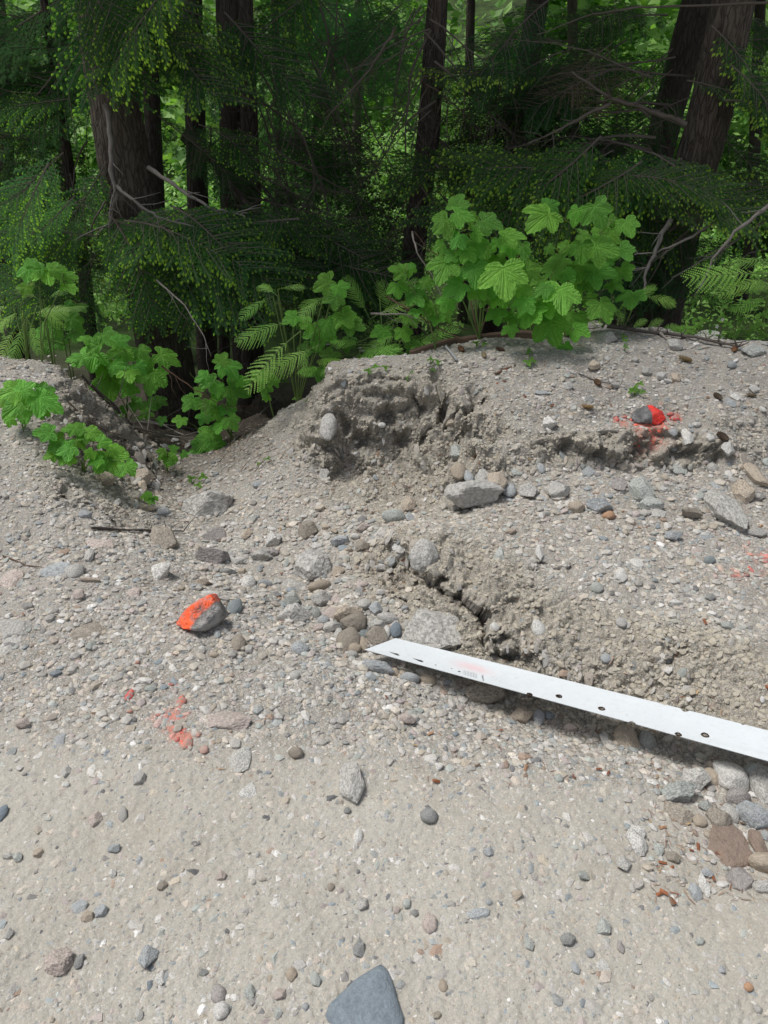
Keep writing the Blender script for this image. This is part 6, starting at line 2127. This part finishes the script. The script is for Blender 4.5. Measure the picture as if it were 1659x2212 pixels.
# ------------------------------------------------------------------ bright undergrowth beyond, and the far wood
def leaf_cloud(name, label, n, sampler, size, mat, seed):
    r_ = np.random.default_rng(seed)
    c, s_ = sampler(n, r_)
    n = len(c)
    d1 = r_.normal(size=(n, 3)); d1 /= np.linalg.norm(d1, axis=1, keepdims=True)
    N = np.array([0, -.35, .9]) + r_.normal(size=(n, 3)) * .55
    d1 = d1 - N * (np.sum(d1 * N, 1) / np.sum(N * N, 1))[:, None]; d1 /= np.linalg.norm(d1, axis=1, keepdims=True)
    d2 = np.cross(N, d1); d2 /= np.linalg.norm(d2, axis=1, keepdims=True)
    s_ = s_[:, None]
    V = np.stack([c - d1 * s_, c - d2 * s_ * .5, c + d1 * s_, c + d2 * s_ * .5], 1).reshape(-1, 3)
    br = np.repeat(r_.uniform(.0, 1, n), 4)
    o = link(name, np_mesh(name, V, np.arange(n * 4).reshape(-1, 4), [mat], False, None, {'kind': br}))
    tag(o, label, kind='stuff')
    return o
def under_mat(nm, a, b):
    m = Mat(nm, .5, .35)
    c = m.mix(m.attr('kind'), a, b); m.color(c)
    t = m.n('ShaderNodeBsdfTranslucent'); m.l(m.mix(1.0, c, (1.2, 1.4, .6), 'MULTIPLY'), t.inputs[0])
    mx = m.n('ShaderNodeMixShader'); mx.inputs[0].default_value = .4
    m.l(m.b.outputs[0], mx.inputs[1]); m.l(t.outputs[0], mx.inputs[2]); m.l(mx.outputs[0], m.out.inputs['Surface'])
    return m.m
m_und = under_mat('undergrowth_leaves', (.13, .33, .06), (.44, .70, .19))
m_far = under_mat('far_wood_leaves', (.10, .24, .05), (.30, .50, .13))
def gfloor(x, y): return -1.1 - .10 * np.clip(y - 6, 0, 24)
def samp_under(n, r_):
    k = 210
    cy = 8.8 + 9.5 * r_.random(k) ** 1.2
    cx = (r_.random(k) * 2 - 1) * (cy * .62 + 1.5)
    cz = gfloor(cx, cy) + r_.random(k) ** 1.3 * 3.2
    rr = r_.uniform(.35, .9, k)
    q = r_.integers(0, k, n)
    d = r_.normal(size=(n, 3)); d /= np.linalg.norm(d, axis=1, keepdims=True)
    p = np.stack([cx[q], cy[q], cz[q]], -1) + d * (rr[q] * r_.random(n) ** .4)[:, None] * np.array([1.2, .9, .55])
    return p, r_.uniform(.018, .05, n) * (.55 + p[:, 1] / 22)
leaf_cloud('undergrowth', 'sunlit leafy undergrowth beyond the dark trunks', 78000, samp_under, .05, m_und, 3)
def samp_far(n, r_):
    k = 150
    cy = 19 + 9 * r_.random(k); cx = (r_.random(k) * 2 - 1) * (cy * .75)
    cz = gfloor(cx, cy) + r_.random(k) * 9
    rr = r_.uniform(1, 2.2, k)
    q = r_.integers(0, k, n)
    d = r_.normal(size=(n, 3)); d /= np.linalg.norm(d, axis=1, keepdims=True)
    p = np.stack([cx[q], cy[q], cz[q]], -1) + d * (rr[q] * r_.random(n) ** .35)[:, None] * np.array([1, 1, .7])
    return p, r_.uniform(.10, .26, n)
leaf_cloud('far_woodland', 'dense green woodland closing the view', 70000, samp_far, .1, m_far, 4)

def samp_hill(n, r_):
    k = 120
    cy = 27 + 14 * r_.random(k); cx = (r_.random(k) * 2 - 1) * (cy * .75)
    cz = -3.3 + .42 * np.clip(cy - 30, 0, 50) + r_.random(k) * 5
    q = r_.integers(0, k, n)
    d = r_.normal(size=(n, 3)); d /= np.linalg.norm(d, axis=1, keepdims=True)
    p = np.stack([cx[q], cy[q], cz[q]], -1) + d * (2.3 * r_.random(n) ** .35)[:, None]
    return p, r_.uniform(.14, .42, n)
leaf_cloud('hillside_woodland', 'leafy woods on the slope far behind', 22000, samp_hill, .1, m_far, 8)
# ------------------------------------------------------------------ things on the bank
gl = lambda pts, lift=.01: [tuple(hit(x, y)[0] + Vector((0, 0, lift))) for x, y in pts]
def ground_stick(label, pts, r, mat, name='twig', cat='twig', lift=.008, twigs=0, group=None, tw_len=(.03, .10), k=6):
    P = [Vector(p) for p in gl(pts, lift)]
    Q = []
    for a, b in zip(P, P[1:]):
        n_ = max(2, int((b - a).length / .05))
        for q in range(n_): Q.append(a.lerp(b, q / n_) + jit(r * .25))
    Q.append(P[-1])
    b0_ = Q[0].copy()
    mb = MB()
    mb.tube([tuple(q - b0_) for q in Q], np.linspace(r, r * .55, len(Q)) * (1 + .15 * np.sin(np.arange(len(Q)) * 1.7)), k, 0, True)
    for q in range(twigs):
        i_ = random.randrange(1, len(Q))
        d = (Q[i_] - Q[i_ - 1]).normalized() * .4 + jit(.6) + Vector((0, 0, .35)); d.normalize()
        l_ = random.uniform(*tw_len)
        mb.tube([tuple(Q[i_] - b0_ + d * l_ * u + jit(.002)) for u in (0, .5, 1)], [r * .45, r * .3, r * .15], 4)
    o = link(name, mb.mesh(name, [mat], True)); o.location = b0_
    tag(o, label, cat, group)
    return o
m_spiny = Mat('spiny_bark', .95, .1); m_spiny.color(m_spiny.mix(m_spiny.noise(m_spiny.coord('Object'), 60, 4, .7), (.05, .042, .038), (.17, .15, .135))); m_spiny = m_spiny.m
m_greyw = Mat('grey_driftwood', .85, .2); m_greyw.color(m_greyw.mix(m_greyw.noise(m_greyw.coord('Object', (1, 1, 1)), 40, 4, .7), (.24, .25, .26), (.36, .37, .38))); m_greyw = m_greyw.m
ground_stick('dark spiny branch lying along the stony crest at right', [(1312, 714), (1370, 722), (1440, 728), (1500, 738), (1550, 748), (1590, 758)], .011, m_spiny, 'fallen_branch', 'branch', .02, 26)
ground_stick('pale broken stick crossing under the dark spiny branch', [(1402, 716), (1425, 728), (1452, 745)], .011, m_dead, 'stick', 'stick', .014)
o = ground_stick('smooth grey stick propped on the crest above the crack', [(947, 735), (965, 758), (986, 786)], .012, m_greyw, 'stick', 'stick', .02)
ground_stick('dark straight twig lying across the gully floor', [(198, 1146), (260, 1149), (330, 1150), (396, 1152)], .006, m_spiny, 'twig', 'twig', .012, 8)
ground_stick('thin reddish twig on gravel at the left frame edge', [(8, 1203), (30, 1212), (60, 1224), (92, 1228)], .0028, m_cane, 'twig', 'twig', .006)
ground_stick('curved reddish twig lying on the left bank', [(150, 880), (200, 925), (240, 945), (270, 950)], .003, m_cane, 'twig', 'twig', .03)
ground_stick('small dark twigs on the mound left of the red rock', [(1250, 810), (1290, 826), (1340, 835)], .003, m_spiny, 'twig', 'twig', .006, 6)
ground_stick('flat brown wood splinter lying on the mound top', [(1068, 811), (1090, 800), (1113, 790)], .007, m_cane, 'wood_chip', 'wood chip', .004)
ground_stick('thin brown stick pointing in from the right edge of the shelf', [(1592, 1076), (1625, 1079), (1650, 1081)], .004, m_cane, 'twig', 'twig', .008)
ground_stick('short straw coloured stem on the packed road at right', [(1600, 1915), (1612, 1940), (1616, 1965)], .0015, m_dead, 'stem', 'dry stem', .003) if False else None
for q, (pts, lab) in enumerate((([(300, 925), (360, 932), (430, 940), (520, 950)], 'longest pale stick across the dark hollow'), ([(290, 938), (360, 955), (420, 962)], 'pale stick lowest in the dark hollow'), ([(305, 915), (350, 930), (400, 955)], 'thin stick slanting through the dark hollow'),
                                 ([(180, 830), (230, 880), (290, 935)], 'dark root running down behind the left bank'), ([(200, 850), (260, 900), (300, 960)], 'lower dark root behind the left bank'))):
    ground_stick(lab, pts, .007, m_dead if q < 3 else m_spiny, 'stick', 'stick', .05, 6, 'sticks in the gully hollow', (.1, .3))
# dry roots and grass stems at the right side of the gully mouth
for q in range(16):
    x, y = random.uniform(455, 560), random.uniform(935, 1010)
    a = random.uniform(-1.0, .6); l_ = random.uniform(40, 90)
    ground_stick('dry straw coloured stem in the tangle right of the gully mouth' if q % 2 else 'bent brown root in the tangle right of the gully mouth', [(x, y + 25), (x + l_ * .3 * math.cos(a), y + 5), (x + l_ * math.cos(a) * .8, y - l_ * .4 + 20)], .0022, m_dead if q % 2 else m_cane, 'dry_stem', 'dry stem', .02 + .02 * random.random(), 2, 'dry stems and roots at the gully rim', (.03, .12), 4)
ground_stick('long bare bramble cane arching over the gully', [(560, 905), (575, 890), (600, 870)], .003, m_dead, 'cane', 'cane', .03, 5)
# arching canes in the air
for lab, pts in (('thin bare cane slanting across the dark gully trunks', [(338, 606, 4.4), (400, 660, 4.3), (440, 725, 4.2), (456, 770, 4.15)]), ('reddish cane leaning from the gully plant', [(348, 790, 4.1), (420, 840, 4.1), (500, 890, 4.1)]),
                 ('bare forked twigs left of the crest thicket', [(890, 500, 3.95), (900, 545, 3.9), (930, 590, 3.9), (955, 640, 3.85)]), ('long brown cane through the ferns toward the crest', [(835, 640, 3.9), (900, 680, 3.85), (960, 715, 3.8), (1000, 735, 3.8)]), ('short pale twig through the ferns', [(800, 680, 3.85), (870, 678, 3.85), (930, 700, 3.85)])):
    limb(lab, pts, .005, m_dead if 'bare' in lab or 'pale' in lab else m_cane, None, 'cane', 'cane', 5)

# bark board half buried on the crest
mbb = MB()
tp, bt = [(885, 762), (960, 738), (1060, 724), (1130, 718), (1175, 722)], [(888, 768), (960, 758), (1060, 748), (1140, 738), (1172, 735)]
F_ = []
bpos = P3(1040, 740, 3.85)
V_ = []
for (x, y), (x2, y2) in zip(tp, bt):
    A, B = P3(x, y, 3.86), P3(x2, y2 + 14, 3.84)
    for v_ in (A, B): V_.append(tuple(v_ - bpos))
    for v_ in (A, B): V_.append(tuple(v_ + Vector((0, .03, .004)) - bpos))
n_ = len(tp)
for q in range(n_ - 1):
    a = q * 4; b = a + 4
    F_ += [[a, a + 1, b + 1, b], [a + 2, b + 2, b + 3, a + 3], [a, b, b + 2, a + 2], [a + 1, a + 3, b + 3, b + 1]]
F_ += [[0, 2, 3, 1], [4 * n_ - 4, 4 * n_ - 3, 4 * n_ - 1, 4 * n_ - 2]]
m_board = Mat('bark_board', .9, .15)
bco = m_board.coord('Object', (1, 1, 9))
m_board.color(m_board.mix(m_board.noise(bco, 12, 6, .75), (.06, .04, .03), (.20, .14, .105))); m_board.bump(m_board.noise(bco, 22, 5, .7), .008, .8)
mbb.add(V_, F_)
o = link('bark_slab', mbb.mesh('bark_slab', [m_board.m], False)); o.location = bpos
tag(o, 'long dark slab of bark lying under the crest thicket', 'bark slab')

# pine cones: overlapping scales round a core
m_cone = Mat('cone_scale', .75, .3)
oi = m_cone.n('ShaderNodeObjectInfo')
m_cone.color(m_cone.mix(1.0, m_cone.mix(m_cone.noise(m_cone.coord('Object'), 4, 3), (.8, .8, .8), (1.2, 1.2, 1.2)), oi.outputs['Color'], 'MULTIPLY'))
def cone_mesh():
    mb = MB()
    mb.tube([(0, t, 0) for t in np.linspace(-.9, .9, 7)], [.1, .22, .28, .28, .24, .16, .05], 8, 0)
    for q in range(64):
        t = -0.85 + 1.7 * q / 64
        a = q * 2.39996
        rr = .42 * math.sqrt(max(.05, 1 - (t * .92) ** 2)) + .05
        u = Vector((math.cos(a), 0, math.sin(a))); w_ = Vector((-math.sin(a), 0, math.cos(a)))
        b = Vector((0, t, 0)) + u * .12
        tip = Vector((0, t + .16, 0)) + u * rr
        l_, r2 = tip - u * .06 + w_ * .13 + Vector((0, -.05, 0)), tip - u * .06 - w_ * .13 + Vector((0, -.05, 0))
        th_ = Vector((0, -.035, 0))
        mb.add([b[:], l_[:], tip[:], r2[:], (l_ + th_)[:], (tip + th_)[:], (r2 + th_)[:]], [[0, 1, 2, 3], [0, 6, 5, 4]])
        mb.add([l_[:], tip[:], r2[:], (l_ + th_)[:], (tip + th_)[:], (r2 + th_)[:]], [[0, 3, 4, 1], [1, 4, 5, 2]])
    return mb.mesh('cone', [m_cone.m], False)
CM = cone_mesh()
for x, y, L_, a, cc_, lab in ((1268, 884, 26, 70, (.30, .20, .09), 'tan open cone standing left of the red rock'), (1480, 782, 28, 70, (.24, .17, .08), 'tan cone lying on the mound top'), (1586, 758, 24, -30, (.24, .12, .06), 'reddish cone by the end of the spiny branch'),
                              (1227, 728, 20, 80, (.20, .12, .06), 'round brown cone beneath the lowest big leaf'), (1623, 858, 20, 80, (.17, .14, .09), 'small greyish cone near the right edge of the mound'), (1560, 951, 34, 10, (.09, .065, .045), 'dark open cone perched above a pale cobble'),
                              (996, 760, 26, 10, (.18, .10, .055), 'dark red cone beside the grey stick'), (1081, 759, 20, 60, (.12, .07, .04), 'small dark cone behind the wood splinter'), (1045, 772, 22, 0, (.30, .24, .15), 'pale weathered cone on the crest gravel'),
                              (1290, 832, 26, 5, (.14, .085, .05), 'flattened brown cone by the small twigs'), (1550, 862, 26, 10, (.11, .085, .06), 'greyish crumbled cone on the right of the mound')):
    p, n_ = hit(x, y)
    o = link('pine_cone', CM); k = L_ / FP * depth_of(p) * .56
    o.location = p + Vector((0, 0, k * .42)); o.scale = (k, k, k * .9)
    o.rotation_euler = (random.uniform(-.1, .25), random.uniform(-.2, .2), R(a))
    o.color = (*cc_, 1)
    tag(o, lab, 'pine cone', 'pine cones on the mound')

# uncountable litter: needles, scales and chips of wood
def litter(n, boxes, seed, cols_, ln):
    r_ = np.random.default_rng(seed)
    mb = MB(); cc_ = []
    for q in range(n):
        bx_ = boxes[r_.integers(len(boxes))]
        p, nn = hit(r_.uniform(bx_[0], bx_[2]), r_.uniform(bx_[1], bx_[3]))
        a = r_.uniform(0, 6.28); l_ = r_.uniform(*ln) ; w_ = l_ * r_.uniform(.05, .12) if r_.random() < .93 else l_ * .4
        t = Vector((math.cos(a), math.sin(a), 0)); t = (t - nn * t.dot(nn)).normalized(); s_ = nn.cross(t)
        b = p + nn * r_.uniform(.002, .006)
        u1 = nn * r_.uniform(0, .004)
        mb.add([(b - t * l_ / 2 - s_ * w_ / 2)[:], (b - t * l_ / 2 + s_ * w_ / 2)[:], (b + t * l_ / 2 + s_ * w_ / 2 + u1)[:], (b + t * l_ / 2 - s_ * w_ / 2 + u1)[:], (b + nn * w_ * .6)[:]],
               [[0, 1, 4], [1, 2, 4], [2, 3, 4], [3, 0, 4]])
        c_ = np.array(cols_[r_.integers(len(cols_))]) * r_.uniform(.8, 1.2)
        cc_ += [c_] * 5
    return mb, np.array(cc_)
m_lit = Mat('forest_litter', .85, .2); m_lit.color(m_lit.attr('stone_colour', 'Color'))
mb, cc_ = litter(2300, [(1050, 750, 1659, 900), (700, 980, 1200, 1140), (560, 1100, 900, 1300), (1050, 1060, 1659, 1180), (0, 900, 1659, 1700), (850, 1400, 1659, 1700), (260, 960, 620, 1150), (1400, 1650, 1659, 1950)], 5,
                 [(.30, .12, .06), (.22, .09, .05), (.33, .19, .11), (.20, .13, .09), (.42, .29, .16), (.15, .10, .075)], (.008, .022))
o = link('litter', mb.mesh('litter', [m_lit.m], False, {'stone_colour': cc_})); tag(o, 'scattered brown needles, scales and wood chips on the gravel', kind='stuff')
print('objects', len(bpy.data.objects))
